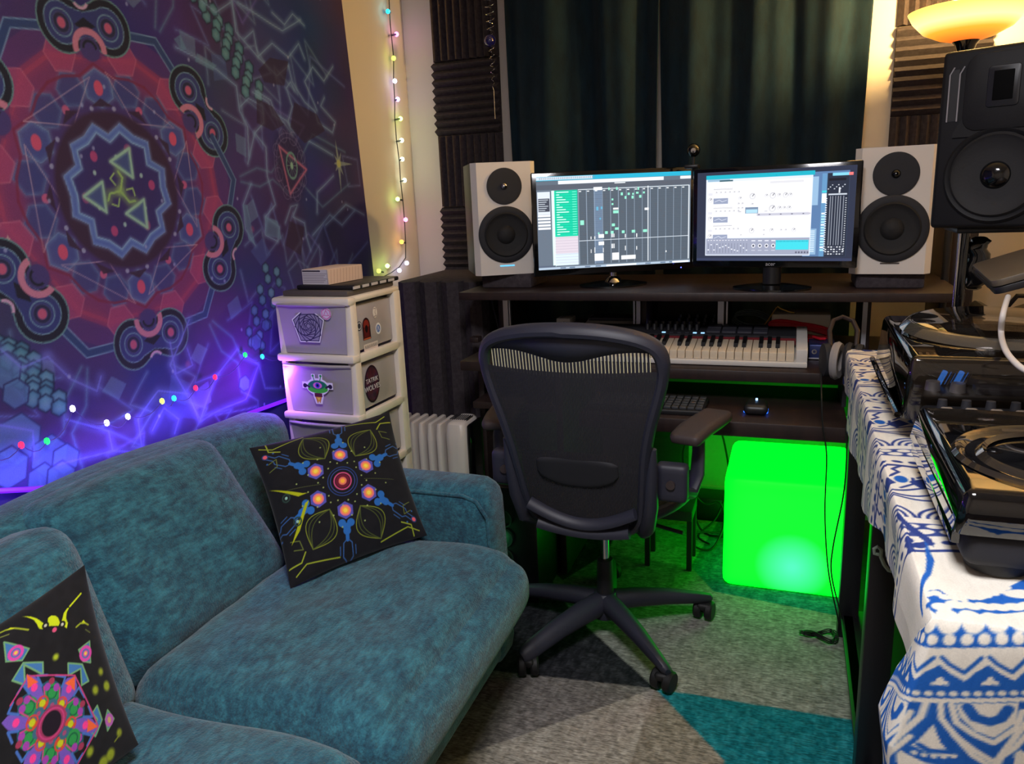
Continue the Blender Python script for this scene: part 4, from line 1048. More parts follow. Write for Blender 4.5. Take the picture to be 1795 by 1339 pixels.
# computer keyboard and mouse on the tray
ck = thing('computer_keyboard', 'black computer keyboard on the desk tray behind the chair', 'keyboard', (-.42, 2.32, .69))
MB().box(-.59, -.225, 2.235, 2.395, .69, .706, .005).build('case', BLACKP, ck, True)
KCAP = mat('grey_keycap', (60, 62, 66), .4)
for r_ in range(5):
    for k in range(15):
        x = -.58+.0235*k; y = 2.245+.0285*r_
        MB().box(x, x+.020, y, y+.023, .706, .714, .002).build('keycap', KCAP, ck, True)
ms = thing('computer_mouse', 'black computer mouse with blue glow on the desk tray', 'mouse', (-.08, 2.31, .69))
MB().rbox((0, 0, .016), (.066, .105, .032), .016, 8, M=Matrix.Translation((-.080, 2.32, .691)), fn=lambda p, u: Vector((p.x*(1-.12*u.y), p.y, p.z*(1-.25*max(0, u.y))))).build('shell', BLACKP, ms, True)
MB().rbox((0, 0, 0), (.070, .05, .008), .004, 5, M=Matrix.Translation((-.080, 2.30, .700))).build('light_ring', emis('blue_mouse_led', (40, 110, 255), 2.0), ms, True)
MB().cyl((-.083, 2.335, .722), (-.077, 2.335, .722), .006, seg=12).build('scroll_wheel', emis('mouse_wheel_led', (150, 200, 255), 3.0), ms, True)

# audio interface, red cable, book, cables
ai = thing('audio_interface', 'small blue audio interface at the right end of the white keyboard', 'audio interface', (.105, 2.62, DZ))
MB().box(.066, .145, 2.57, 2.68, DZ+.002, DZ+.05, .004).build('case', mat('blue_metal', (50, 60, 110), .35, metal=.5), ai, True)
for x in (.082, .110): MB().lathe([(.004, 0), (.008, 0), (.008, .003), (.004, .003), (.004, 0)], frame((x, 2.57, DZ+.028), (0, -1, 0)), 14).build('socket', CHROME, ai, True)
MB().box(.066, .145, 2.5685, 2.5705, DZ+.004, DZ+.008).build('trim_strip', STEEL, ai, True)
bk2 = thing('white_case', 'pale box lying in the right desk bay under a red cable', 'box', (.04, 2.83, DZ))
MB().box(-.055, .135, 2.76, 2.90, DZ+.001, DZ+.118, .006).build('case', mat('cream_card', (200, 192, 170), .7), bk2, True)
rc = thing('red_cable', 'coiled bright red cable lying over the pale box in the right desk bay', 'cable', (.03, 2.54, DZ+.06))
REDC = mat('red_rubber', (200, 24, 44), .5)
pts = []
for i in range(220):
    a = i/220*2*PI*9; k = i/220
    pts.append((.038+.100*math.cos(a)+.004*math.sin(a*3), 2.742+.010*math.sin(a*1.0)+.004*k, DZ+.062+(.020-.010*math.sin(k*9))*math.sin(a+.4*math.sin(k*17))-.17*(.100*math.cos(a))))
pts += [(.11, 2.72, DZ+.04), (.10, 2.70, DZ+.03), (.08, 2.67, DZ+.058), (.10, 2.63, DZ+.058), (.115, 2.64, DZ+.058)]
MB().tube(pts, .0042, 6).build('wire', REDC, rc, True)
gc = thing('grey_cable', 'coil of clear grey cables in the right desk bay beside the red cable', 'cable', (-.10, 2.6, DZ+.1))
pts = [(-.128+.060*math.cos(a)+.003*q, 2.78+.05*math.sin(a), DZ+.085+.018*math.sin(a)+.006*q-.1*.06*math.cos(a)) for q in range(4) for a in np.linspace(0, 2*PI, 20)]
MB().tube(pts, .002, 5).build('wire', mat('clear_grey_wire', (100, 110, 112), .3), gc, True)
tr = thing('yellow_cable', 'thin cable bent in a peak above the pale box in the right desk bay', 'cable', (-.03, 2.6, DZ+.1))
MB().tube([(-.085, 2.74, DZ+.07), (-.065, 2.75, DZ+.10), (-.042, 2.76, DZ+.138), (-.036, 2.76, DZ+.144), (-.028, 2.76, DZ+.138), (.0, 2.765, DZ+.126), (.018, 2.775, DZ+.121)], .0024, 6).build('wire', mat('brass_cable', (190, 150, 60), .35, metal=.4), tr, True)
lc = thing('dark_cable', 'thin brown cable hanging at the left end of the desk', 'cable', (-1.0, 2.53, DZ))
MB().tube([(-1.07, 2.70, SZ-.03), (-1.065, 2.70, SZ-.08), (-1.045, 2.69, SZ-.15), (-1.035, 2.685, SZ-.20)], .003, 6).build('wire', RUBB, lc, True)
hb = thing('headphones', 'grey headphones leaning on the right end of the desk beside the patterned cloth', 'headphones', (.145, 2.35, .86), 0)
for (x, mm, nm) in ((.118, GREYP, 'ear_cup'), (.185, GREYP, 'ear_cup')):
    MB().lathe([(0, 0), (.046, 0), (.050, .006), (.048, .020), (.0, .024)], frame((x, 2.345, .85), (1 if x > .15 else -1, -.25, 0)) @ Matrix.Scale(.8, 4, (1, 0, 0)), 24).build(nm, BLACKM, hb, True)
MB().lathe([(.028, .0), (.052, .002), (.056, .012), (.050, .022), (.030, .020), (.028, 0)], frame((.126, 2.342, .85), (1, -.30, 0)), 28).build('ear_pad', mat('grey_ear_pad', (150, 144, 142), .8), hb, True)
MB().lathe([(.028, .0), (.050, .002), (.054, .012), (.048, .020), (.030, .020), (.028, 0)], frame((.178, 2.342, .85), (-1, .25, 0)), 28).build('ear_pad', BLACKM, hb, True)
MB().tube([(.118, 2.35, .89), (.115, 2.38, .93), (.125, 2.41, .955), (.15, 2.42, .965), (.178, 2.41, .955), (.19, 2.38, .93), (.186, 2.35, .89)], .007, 8).build('headband', WOODB, hb, True)

# ------------------------------------------------------------------ monitors
SCRM = mat_print('lit_screen', glow=1.25)
def monitor(label, xl, yl, xr, yr, zb, zt, draw, res, logo=None, chrome_neck=False, bez=.016, up=0.0):
    wd = math.hypot(xr-xl, yr-yl); ang = math.atan2(yr-yl, xr-xl); h = zt-zb
    root = thing('computer_monitor', label, 'monitor', ((xl+xr)/2, (yl+yr)/2+.03, SZ), ang)
    Zb = zb-SZ; Zt = zt-SZ
    MB().box(-wd/2, wd/2, -.03, -.012, Zb, Zt, .004).box(-wd/2+.05, wd/2-.05, -.012, .022, Zb+.05, Zt-.05, .012).build('housing', GLOSSB, root)
    iw, ih = wd-2*bez, h-2.25*bez
    c = Canvas(-.5, .5, -.5, .5, res, (40, 48, 60)); c.c[:] = (40, 48, 60); draw(c); c.c = 255*(np.clip(c.c, 0, 255)/255)**.72
    sc_ = printed('screen', c, lambda U, V: (U*iw, 0*U-.0312, (Zb+Zt)/2+.004+V*ih), SCRM, root, world=False, smooth=False)
    MB().cyl((0, .0, .018), (0, .0, Zb+.10), .014 if chrome_neck else .028, seg=20).build('neck', CHROME if chrome_neck else BLACKP, root)
    if chrome_neck: MB().lathe([(0, .012), (.032, .012), (.026, .024), (.015, .034), (0, .034)], Matrix.Translation((0, 0, 0)), 24).build('neck_collar', CHROME, root)
    MB().lathe([(0, 0), (.105, 0), (.105, .006), (.06, .014), (0, .014)], Matrix.Diagonal((1.15, .85, 1, 1)), 40).build('base', GLOSSB, root)
    if logo:
        textmesh('logo', logo, .017, Matrix(((1, 0, 0, 0.0), (0, 0, -1, -.0305), (0, 1, 0, Zb+.011), (0, 0, 0, 1))), mat('silver_logo', (170, 170, 180), .4), root, world=False)
    return root
rng = np.random.RandomState(5)
def daw(c):
    W = (225, 235, 245); G = (52, 64, 76); 
    c.rect(-.5, .5, -.5, .5, (66, 78, 92)); c.rect(-.5, .5, .455, .5, (20, 150, 190)); c.rect(-.5, -.14, .462, .495, (190, 205, 220)); c.rect(-.36, .32, .415, .452, (222, 230, 240)); c.rect(-.5, .5, .36, .412, (58, 64, 76)); c.rect(.43, .5, .42, .45, (240, 240, 245))
    for i in range(30): c.rect(-.48+.012*i, -.474+.012*i, .468, .490, (90, 110, 130), .6)
    c.rect(.0, .07, .40, .41, (230, 235, 240))
    # left inspector
    c.rect(-.5, -.41, -.5, .36, (72, 84, 100)); c.rect(-.495, -.415, .10, .34, (205, 215, 230))
    c.rect(-.490, -.418, .13, .27, (40, 44, 56))
    for i in range(6): c.seg([(-.485, .255-.022*i), (-.43-.01*(i % 3), .255-.022*i)], .007, (190, 200, 215))
    for i in range(5): c.rect(-.495, -.415, .075-.034*i, .098-.034*i, (228, 232, 240))
    # track list
    c.rect(-.405, -.388, -.47, .35, (210, 250, 240)); c.rect(-.388, -.24, -.145, .35, (10, 190, 140)); c.rect(-.388, -.24, -.33, -.145, (205, 190, 205)); c.rect(-.388, -.24, -.46, -.33, (200, 220, 235))
    for i in range(18):
        y = .33-.0265*i; c.seg([(-.37, y), (-.30-.02*((i*7) % 4), y)], .010, (200, 255, 230)); c.seg([(-.385, y+.013), (-.24, y+.013)], .003, (0, 120, 96))
        c.seg([(-.27, y), (-.25, y)], .008, (120, 240, 200), .7)
    for i in range(10): c.seg([(-.388, -.16-.03*i), (-.24, -.16-.03*i)], .003, (160, 150, 170))
    # arrange area
    c.rect(-.235, .49, -.46, .35, (56, 66, 78)); c.rect(-.135, -.08, -.46, .36, (88, 112, 146), .7); c.rect(-.135, -.08, .335, .37, (225, 232, 240))
    for i in range(40): c.rect(-.235, .49, .35-.0205*i-.0015, .35-.0205*i, (46, 54, 66))
    for i in range(14): c.rect(-.235+.0517*i, -.2325+.0517*i, -.46, .35, (130, 150, 175)); c.rect(-.23+.0517*i, -.215+.0517*i, .325, .335, (220, 225, 230))
    c.rect(-.235, .49, .346, .352, (220, 230, 240)); c.rect(.215, .221, -.46, .36, W); c.rect(-.235, .49, -.205, -.199, (200, 212, 226)); c.rect(.485, .492, -.46, .35, W)
    clips = [(-.04, .33, .008, .03, 1), (.01, .33, .010, .03, 1), (-.02, .22, .012, .02, 1), (-.02, .17, .012, .02, 1), (.04, .27, .014, .03, 1), (.065, .23, .012, .03, 1), (.085, .27, .014, .025, 1), (.11, .23, .014, .03, 1), (.115, .27, .01, .02, 1), (.14, .28, .016, .02, 1), (.16, .235, .014, .03, 1), (.185, .28, .012, .02, 1), (.15, .32, .01, .03, 1),
             (-.01, .12, .034, .02, 2), (-.01, .08, .034, .03, 1), (.195, .10, .028, .025, 2), (-.225, -.03, .024, .05, 1), (-.02, -.06, .02, .03, 1), (0, -.10, .024, .025, 1), (-.11, -.14, .008, .02, 1), (-.065, -.14, .018, .03, 1), (-.027, -.14, .018, .03, 1), (.045, -.14, .018, .03, 1), (.11, -.14, .022, .03, 1), (.185, -.14, .026, .03, 1), (-.12, .12, .014, .04, 3), (-.09, .13, .01, .03, 3), (-.10, .02, .01, .02, 3),
             (-.16, -.19, .006, .03, 2), (-.135, -.19, .006, .03, 2), (-.108, -.18, .036, .04, 2), (-.023, -.18, .008, .04, 2), (-.01, -.18, .006, .04, 2), (.065, -.19, .006, .04, 2), (.14, -.19, .006, .04, 2), (-.108, -.26, .036, .04, 2), (-.023, -.30, .008, .05, 2), (-.01, -.30, .006, .05, 2), (-.16, -.34, .005, .04, 2), (-.135, -.34, .004, .06, 2), (-.08, -.34, .004, .05, 2), (.065, -.33, .005, .05, 2), (.14, -.33, .005, .04, 2),
             (-.135, -.43, .058, .08, 2), (-.02, -.43, .045, .08, 2), (.04, -.43, .095, .045, 2), (.335, -.375, .006, .02, 2)]
    for (x, y, a, b, k) in clips: c.rect(x, x+a, y, y+b, {1: (120, 230, 190), 2: (236, 238, 240), 3: (70, 150, 190)}[k])
    c.rect(-.5, .5, -.5, -.475, (150, 172, 196)); c.rect(-.5, -.39, -.475, -.455, (60, 70, 90))
    for x in (-.36, -.30, -.2, -.13, .2, .3, .36): c.rect(x, x+.035, -.495, -.48, (40, 60, 90), .7)
    c.rect(-.06, .14, -.497, -.478, (225, 232, 240)); c.rect(.38, .49, -.497, -.478, (230, 240, 250))
def synth(c):
    c.rect(-.5, .5, -.5, .5, (24, 28, 44)); c.rect(-.5, .5, -.47, -.5, (30, 36, 60))
    c.rect(.20, .46, -.45, .45, (60, 92, 140)); c.rect(.22, .28, .10, .40, (120, 160, 200)); c.rect(.205, .28, -.43, -.15, (110, 150, 190))
    for i in range(12): c.rect(.22, .27, -.40+.02*i, -.39+.02*i, (190, 215, 235))
    # window
    c.rect(-.44, .245, -.44, .46, (205, 215, 235)); c.rect(-.44, .255, .42, .465, (14, 150, 176)); c.rect(-.43, -.28, .395, .42, (120, 160, 190)); c.rect(-.35, -.26, .392, .408, (30, 60, 70)); c.rect(-.435, .24, -.235, .39, (252, 252, 255))
    c.rect(-.02, .19, .35, .375, (205, 205, 212)); c.rect(-.10, .23, -.005, .035, (205, 205, 216)); c.rect(-.10, .24, .005, .025, (172, 172, 190))
    for i in range(5): c.rect(-.09+.07*i, -.08+.07*i, .01, .02, (70, 70, 90))
    def kn(x, y, r): c.ell(x, y, r, r*1.75, (180, 180, 188)); c.ell(x, y-.003, r*.75, r*1.3, (222, 222, 228)); c.seg([(x, y), (x+r*.5, y+r*1.1)], r*.3, (90, 90, 100))
    for j, y in enumerate((.24, .03, -.17)):
        for i in range(6): kn(-.37+.030*i, y+.03, .0085)
        kn(-.41, y-.05, .016); c.rect(-.39, -.29, y-.095, y-.03, (120, 130, 160)); c.seg([(-.38, y-.07), (-.35, y-.05), (-.33, y-.07), (-.30, y-.055)], .004, (220, 225, 240)); c.rect(-.39, -.26, y+.065, y+.072, (150, 150, 160)); c.rect(-.425, -.395, y+.0, y+.03, (205, 205, 215))
        for i in range(14): c.rect(-.385+.009*i, -.380+.009*i, y+.075, y+.088, (190, 190, 205))
    for (x, y, r) in ((-.13, .22, .020), (-.04, .22, .012), (.0, .22, .020), (.04, .22, .013), (.08, .22, .017), (.11, .22, .013), (0, .08, .022), (.045, .08, .014), (.075, .08, .012), (.105, .08, .014), (-.21, .20, .012), (-.22, .14, .009), (-.195, .14, .009), (-.22, .09, .009), (-.195, .09, .009), (-.13, .13, .010), (-.13, -.16, .018), (.0, -.16, .014), (.14, -.16, .014), (-.05, -.16, .008), (.06, -.16, .008), (.09, -.16, .008), (-.05, -.21, .007), (-.2, -.21, .007)): kn(x, y, r)
    c.rect(-.175, -.09, .03, .10, (90, 110, 140)); c.rect(-.17, -.095, .035, .075, (150, 200, 225)); c.rect(-.22, -.20, .045, .06, (180, 180, 190)); c.rect(-.05, -.03, .045, .06, (190, 190, 200))
    c.rect(-.435, .24, -.43, -.245, (128, 134, 160)); c.rect(.03, .235, -.375, -.27, (40, 196, 214))
    for i in range(36): c.rect(.035+.0055*i, .0375+.0055*i, -.29, -.275, (20, 120, 150))
    for i in range(14):
        x = -.42+.020*i; c.rect(x, x+.002, -.41, -.30, (60, 64, 84)); yy = -.40+.09*rng.rand(); c.rect(x-.004, x+.006, yy, yy+.012, (222, 226, 240)); c.rect(x-.004, x+.006, -.27, -.262, (220, 220, 235))
    for i in range(4):
        x = -.115+.043*i; c.ell(x, -.33, .012, .022, (232, 232, 242)); c.ell(x, -.33, .007, .013, (50, 54, 70)); c.rect(x-.013, x+.013, -.28, -.268, (215, 218, 235)); c.rect(x-.012, x+.012, -.385, -.378, (190, 194, 212))
    for i in range(5): c.ell(.16+.018*i, -.405, .006, .010, (60, 60, 80))
    # mixer column
    c.rect(.33, .46, -.45, .43, (20, 24, 36)); c.rect(.30, .33, -.45, .43, (70, 120, 170)); c.rect(.36, .455, .40, .43, (100, 190, 220)); c.rect(.34, .44, .35, .375, (12, 12, 18)); c.rect(.455, .48, .40, .43, (235, 90, 90))
    for i in range(24): c.rect(.325, .335, .16-.024*i, .170-.024*i, (220, 226, 236)); c.rect(.442, .450, .16-.024*i, .168-.024*i, (200, 206, 216))
    for x in (.352, .366, .383, .398, .412, .43): c.rect(x, x+.003, -.33, .19, (150, 158, 175))
    c.rect(.34, .45, .20, .215, (180, 190, 205)); c.rect(.40, .41, .22, .28, (200, 205, 215))
    for i in range(10): c.rect(.335+.012*(i % 9), .342+.012*(i % 9), .26+.02*(i % 3), .27+.02*(i % 3), (190, 196, 210))
    for r_ in range(4):
        for i in range(7): c.rect(.335+.017*i, .345+.017*i, -.43+.025*r_, -.418+.025*r_, (205, 210, 222) if (i+r_) % 3 else (60, 64, 80))
    for i in range(14): c.rect(.305, .325, .0-.03*i, .018-.03*i, (150, 220, 240) if i % 4 else (225, 240, 250))
    c.rect(.302, .33, .12, .22, (235, 250, 255)); c.rect(.302, .33, .23, .25, (40, 190, 200))
monitor('left black computer monitor showing dark music software with green track list', -.842, 2.50, -.335, 2.765, 1.078, 1.424, daw, .0021, chrome_neck=True)
monitor('right black computer monitor showing a white synthesizer window, maker name under the screen', -.300, 2.575, .190, 2.49, 1.10, 1.410, synth, .0021, logo='acer', bez=.015)
MB().rbox((0, 0, 0), (.004, .004, .004), .002, 3, M=Matrix.Translation((-.36, 2.72, 1.085))).build('power_led', emis('blue_power_led', (80, 90, 255), 6), None)
led = bpy.data.objects['power_led']
for o_ in bpy.data.objects:
    if o_.name == 'computer_monitor': led.parent = o_; led.matrix_parent_inverse = Matrix.Identity(4); led.data.transform(wmat(o_).inverted())
# webcam ball on top between the screens
wc = thing('webcam', 'round black ball webcam on a stalk above the gap between the monitors', 'webcam', (-.32, 2.68, 1.40))
MB().lathe([(0, -.022)]+[(.022*math.cos(a), .022*math.sin(a)) for a in np.linspace(-1.4, 1.4, 12)]+[(0, .022)], frame((-.319, 2.69, 1.474), (.1, -1, -.1)), 24).build('body', GLOSSB, wc, True)
MB().lathe([(0, 0), (.009, 0), (.008, .004), (0, .005)], frame((-.317, 2.668, 1.472), (.1, -1, -.1)), 20).build('lens', CHROME, wc, True)
MB().cyl((-.319, 2.69, 1.38), (-.319, 2.69, 1.46), .005).box(-.345, -.300, 2.66, 2.73, 1.415, 1.428, .004).build('clip', BLACKP, wc, True)

# ------------------------------------------------------------------ white studio speakers
def studio_speaker(label, xa, za, yaw, ya, w_, h_, mirror, chip, logom):
    root = thing('studio_monitor_speaker', label, 'speaker', (xa, ya, za), yaw, 'white studio monitor speakers')
    D = .26; c = .018
    fp = [(-w_/2, c*1.2), (-w_/2+c, 0), (w_/2-c, 0), (w_/2, c*1.2), (w_/2, .03), (-w_/2, .03)]
    MB().prism(fp, 0, h_).build('front_baffle', WHITEL, root)
    MB().box(-w_/2, w_/2, .03, D, 0, h_, .002).build('cabinet', GREYP if chip else WHITEL, root)
    F = lambda z, x=0, y=0: frame((x, y, z), (0, -1, 0))
    MB().lathe([(0, .001), (.0615, .001), (.062, .003), (.059, .004), (.025, -.003), (0, -.003)], F(h_*.79, 0, -.001), 48).build('tweeter_plate', BLACKM, root); tpl = bpy.data.objects[-1] if False else [c_ for c_ in bpy.data.objects if c_.parent == root and c_.name.startswith('tweeter_plate')][0]
    MB().lathe([(0, .010), (.006, .009), (.011, .005), (.013, .0), (.013, -.004)], F(h_*.79, 0, -.001), 24).build('tweeter_dome', CHROME if chip else GLOSSB, tpl)
    MB().lathe([(.074, .001), (.098, .001), (.0985, .004), (.094, .007), (.078, .006), (.074, .001)], F(h_*.362), 56).build('woofer_ring', BLACKM, root)
    cone = MB(); cone.lathe([(.079, .005), (.073, .0105), (.065, .0055), (.056, .0035), (.034, .0015), (.031, .001)], F(h_*.362), 48); wcn = cone.build('woofer_cone', CONE, root)
    MB().lathe([(.033, .001), (.027, .009), (.016, .0145), (0, .016)], F(h_*.362), 32).build('dust_cap', CONE, wcn)
    MB().box(-.026, .026, -.0012, .001, .030, .034, .0).build('logo', logom, root)
    return root
studio_speaker('left white studio speaker partly hidden behind the left monitor', -.950, 1.080, math.radians(29), 2.57, .226, .388, False, True, emis('lit_blue_logo', (90, 190, 255), 1.6))
studio_speaker('right white studio speaker beside the right monitor', .278, 1.076, math.radians(-4), 2.545, .222, .368, True, False, mat('dark_logo', (70, 60, 55), .5))
for (x, y, l, hh) in ((-.965, 2.69, 'black foam pad under the left white speaker', .051), (.285, 2.67, 'black foam pad under the right white speaker', .045)):
    o = MB().box(x-.095, x+.095, y-.10, y+.10, SZ, SZ+hh-.001, .006).build('isolation_pad', FOAM); tag(o, l, 'speaker pad', 'pads under the white speakers')

# ------------------------------------------------------------------ glowing cube lamp
cu = thing('cube_lamp', 'large glowing green plastic cube lamp on the rug under the desk', 'lamp', (.025, 2.685, .0125))
gm, nt, b = newmat('glowing_green_plastic')
b.inputs['Base Color'].default_value = (.02, .3, .03, 1); b.inputs['Roughness'].default_value = .45
lw = nt.nodes.new('ShaderNodeTexCoord'); gr = nt.nodes.new('ShaderNodeVectorMath'); gr.operation = 'DISTANCE'; gr.inputs[1].default_value = (.02, -.205, .10)
nt.links.new(lw.outputs['Object'], gr.inputs[0]); cr = nt.nodes.new('ShaderNodeValToRGB')
cr.color_ramp.elements[0].position = .01; cr.color_ramp.elements[0].color = L4((46, 222, 112)); cr.color_ramp.elements[1].position = .12; cr.color_ramp.elements[1].color = L4((0, 225, 22))
nt.links.new(gr.outputs['Value'], cr.inputs[0]); nt.links.new(cr.outputs[0], b.inputs['Emission Color']); b.inputs['Emission Strength'].default_value = 3.4
MB().rbox((0, 0, .203), (.41, .41, .405), .03, 16).build('cube_shell', gm, cu)

# ------------------------------------------------------------------ things under the desk
pc = thing('computer_tower', 'black computer tower with green lights under the left end of the desk', 'computer', (-.84, 2.40, 0))
MB().box(-.93, -.750, 2.20, 2.60, .0128, .42, .006).build('case', BLACKP, pc, True)
GL = emis('green_fan_light', (30, 255, 90), 3)
for z in (.10, .17, .24, .31): MB().lathe([(.028, 0), (.033, 0), (.033, .004), (.028, .004), (.028, 0)], frame((-.868, 2.197, z), (0, -1, 0)), 20).build('fan_ring', BLACKM, pc, True)
for (x, z) in ((-.912, .305), (-.908, .20), (-.902, .175), (-.915, .19)): MB().rbox((x, 2.196, z), (.016, .006, .008), .003, 4).build('indicator_light', GL, pc, True)
point('tower_light_glow', (-.905, 2.16, .22), .12, (.1, 1, .3), .02)
stl = thing('low_stand', 'low black metal stand on the floor under the desk behind the chair', 'stand', (-.37, 2.62, 0))
MB().box(-.47, -.29, 2.55, 2.70, .205, .245, .006).build('top', BLACKM, stl, True)
for x in (-.46, -.31):
    for y in (2.56, 2.68): MB().box(x, x+.018, y, y+.018, .0125, .205).build('leg', BLACKM, stl, True)
bx2 = thing('dark_box', 'dark brown box standing on the floor against the wall under the desk', 'box', (-.50, 3.08, 0))
MB().box(-.62, -.38, 3.03, 3.18, 0, .40, .004).build('body', WOODB, bx2, True); MB().box(-.62, -.38, 3.025, 3.03, .36, .40, .002).build('lid', WOODB, bx2, True)
ps = thing('power_supply', 'black power supply block on the floor beside the green cube', 'power supply', (-.26, 3.1, 0))
MB().box(-.33, -.20, 3.04, 3.16, 0, .10, .01).build('body', BLACKP, ps, True)
UC = mat('black_cable', (14, 18, 16), .5)
for lab_, P_ in (('black cable looping down the wall under the desk', [(-.30, 3.0, .62), (-.30, 3.02, .50), (-.33, 3.03, .40), (-.38, 3.0, .32), (-.36, 2.95, .2), (-.30, 2.9, .03), (-.22, 2.86, .02), (-.20, 2.92, .02)]),
                 ('black cable running from the tray down behind the green cube', [(-.29, 3.0, .62), (-.26, 3.02, .48), (-.22, 3.03, .34), (-.20, 3.0, .2), (-.24, 2.95, .06), (-.30, 2.85, .02), (-.25, 2.78, .02)]),
                 ('black cable lying in loops on the floor left of the green cube', [(-.40, 2.9, .30), (-.34, 2.86, .22), (-.28, 2.84, .16), (-.22, 2.84, .17), (-.20, 2.8, .10), (-.24, 2.74, .02), (-.31, 2.74, .03), (-.31, 2.80, .05), (-.22, 2.83, .05)])):
    o = thing('power_cable', lab_, 'cable', P_[0])
    b_ = [Vector(p) for p in P_]; s_ = []
    for i in range(len(b_)-1):
        p0 = b_[max(i-1, 0)]; p1 = b_[i]; p2 = b_[i+1]; p3 = b_[min(i+2, len(b_)-1)]
        for q in range(6):
            t_ = q/6; s_.append(.5*((2*p1)+(p2-p0)*t_+(2*p0-5*p1+4*p2-p3)*t_*t_+(3*p1-p0-3*p2+p3)*t_**3))
    s_.append(b_[-1]); MB().tube(s_, .004, 7).build('wire', UC, o, True)
# thin cord hanging in front of the cube with a bundled end on the rug
cd = thing('thin_cord', 'thin black cord hanging in front of the green cube, bundled end on the rug', 'cord', (.10, 2.25, .02))
cpx = [((1440, 648), .80, 2.38), ((1440, 690), 0, 2.20), ((1442, 745), 0, 2.155), ((1449, 800), 0, 2.16), ((1446, 900), 0, 2.2), ((1452, 1000), 0, 2.22), ((1468, 1080), 0, 2.24), ((1472, 1100), 0, 2.25)]
P = [Vector(ony(p[0], p[1], y)) for p, z, y in cpx]; P[-1].z = max(.018, P[-1].z)
Q = [Vector(ony(a, b, y)) for (a, b), y in (((1483, 745), 2.155), ((1484, 800), 2.16), ((1478, 870), 2.18), ((1460, 960), 2.2), ((1458, 1010), 2.22), ((1476, 1085), 2.24), ((1478, 1105), 2.25))]
def spl(b_, n=6):
    s_ = []
    for i in range(len(b_)-1):
        p0 = b_[max(i-1, 0)]; p1 = b_[i]; p2 = b_[i+1]; p3 = b_[min(i+2, len(b_)-1)]
        for q in range(n):
            t_ = q/n; s_.append(.5*((2*p1)+(p2-p0)*t_+(2*p0-5*p1+4*p2-p3)*t_*t_+(3*p1-p0-3*p2+p3)*t_**3))
    s_.append(b_[-1]); return s_
m = MB(); m.tube(spl(P), .0022, 6); m.tube(spl(Q), .0022, 6)
c0 = Vector((.145, 2.235, .018))
lp = [c0+Vector((.055*math.cos(a)*(1 if q % 2 else .8)-.02, .030*math.sin(2*a)*.6+.012*math.sin(a), .003*q+.004*math.sin(a*3))) for q in range(5) for a in np.linspace(0, 2*PI, 22)]
m.tube(lp, .0018, 6); m.build('wire', UC, cd, True)

# ------------------------------------------------------------------ mesh office chair
CHF = mat('graphite_chair_plastic', (44, 45, 58), 0.5, bump=(600, .05))
MESHM, nt, b = newmat('woven_chair_mesh')
b.inputs['Base Color'].default_value = L4((38, 37, 44)); b.inputs['Roughness'].default_value = .8
tc = nt.nodes.new('ShaderNodeTexCoord'); wv = nt.nodes.new('ShaderNodeTexWave'); wv.wave_type = 'BANDS'; wv.bands_direction = 'X'; wv.inputs['Scale'].default_value = 90
nt.links.new(tc.outputs['Object'], wv.inputs[0]); tr_ = nt.nodes.new('ShaderNodeBsdfTransparent'); mxs = nt.nodes.new('ShaderNodeMixShader')
mrg = nt.nodes.new('ShaderNodeMapRange'); mrg.inputs['To Min'].default_value = .82; mrg.inputs['To Max'].default_value = 1.0
nt.links.new(wv.outputs['Fac'], mrg.inputs['Value']); nt.links.new(mrg.outputs[0], mxs.inputs[0]); nt.links.new(tr_.outputs[0], mxs.inputs[1]); nt.links.new(b.outputs[0], mxs.inputs[2])
nt.links.new(mxs.outputs[0], nt.nodes['Material Output'].inputs['Surface'])
PADM = mat('worn_grey_armpad', (58, 48, 48), .6, bump=(300, .1))
CH = thing('office_chair', 'black mesh ergonomic office chair seen from behind in front of the desk', 'chair', (-.5, 2.1, 0), math.radians(-2))
RZ0 = .0125
# base
MB().lathe([(0, .075), (.048, .075), (.052, .10), (.045, .135), (.032, .15), (0, .15)], seg=32).build('base_hub', CHF, CH)
for k, wa in enumerate((29, -48, -120, -188, 100)):
    a = math.radians(wa+2); d = Vector((math.cos(a), math.sin(a), 0)); e_ = Vector((-math.sin(a), math.cos(a), 0))
    pts = [d*.03+Vector((0, 0, .118)), d*.10+Vector((0, 0, .116)), d*.20+Vector((0, 0, .106)), d*.30+Vector((0, 0, .088)), d*.338+Vector((0, 0, .080)), d*.348+Vector((0, 0, .078))]
    m = MB(); m.tube(pts, .02, 12, rs=[(.033, .036), (.030, .035), (.025, .031), (.018, .027), (.015, .024), (.008, .014)])
    lg = m.build('base_leg', CHF, CH)
    ca = MB(); c = d*.325; roll = a+(.5 if k % 2 else -.7); ax = Vector((math.cos(roll), math.sin(roll), 0))
    for s in (-1, 1): ca.lathe([(0, -.012), (.026, -.012), (.030, -.007), (.030, .007), (.026, .012), (0, .012)], frame(c+ax*.018*s+Vector((0, 0, .0305+RZ0)), ax), 22)
    ca.cyl(c+Vector((0, 0, .035)), c+Vector((0, 0, .088)), .008, .008, 12); ca.rbox(c+Vector((0, 0, .058)), (.048, .048, .026), .012, 5)
    ca.build('caster', RUBB, lg)
MB().cyl((0, 0, .14), (0, 0, .26), .026, .024, 20).build('gas_lift', BLACKM, CH)
MB().cyl((0, 0, .24), (0, 0, .40), .014, .014, 20).build('gas_piston', CHROME, CH)
MB().rbox((0, .04, .41), (.17, .26, .075), .03, 8).build('tilt_mechanism', CHF, CH)
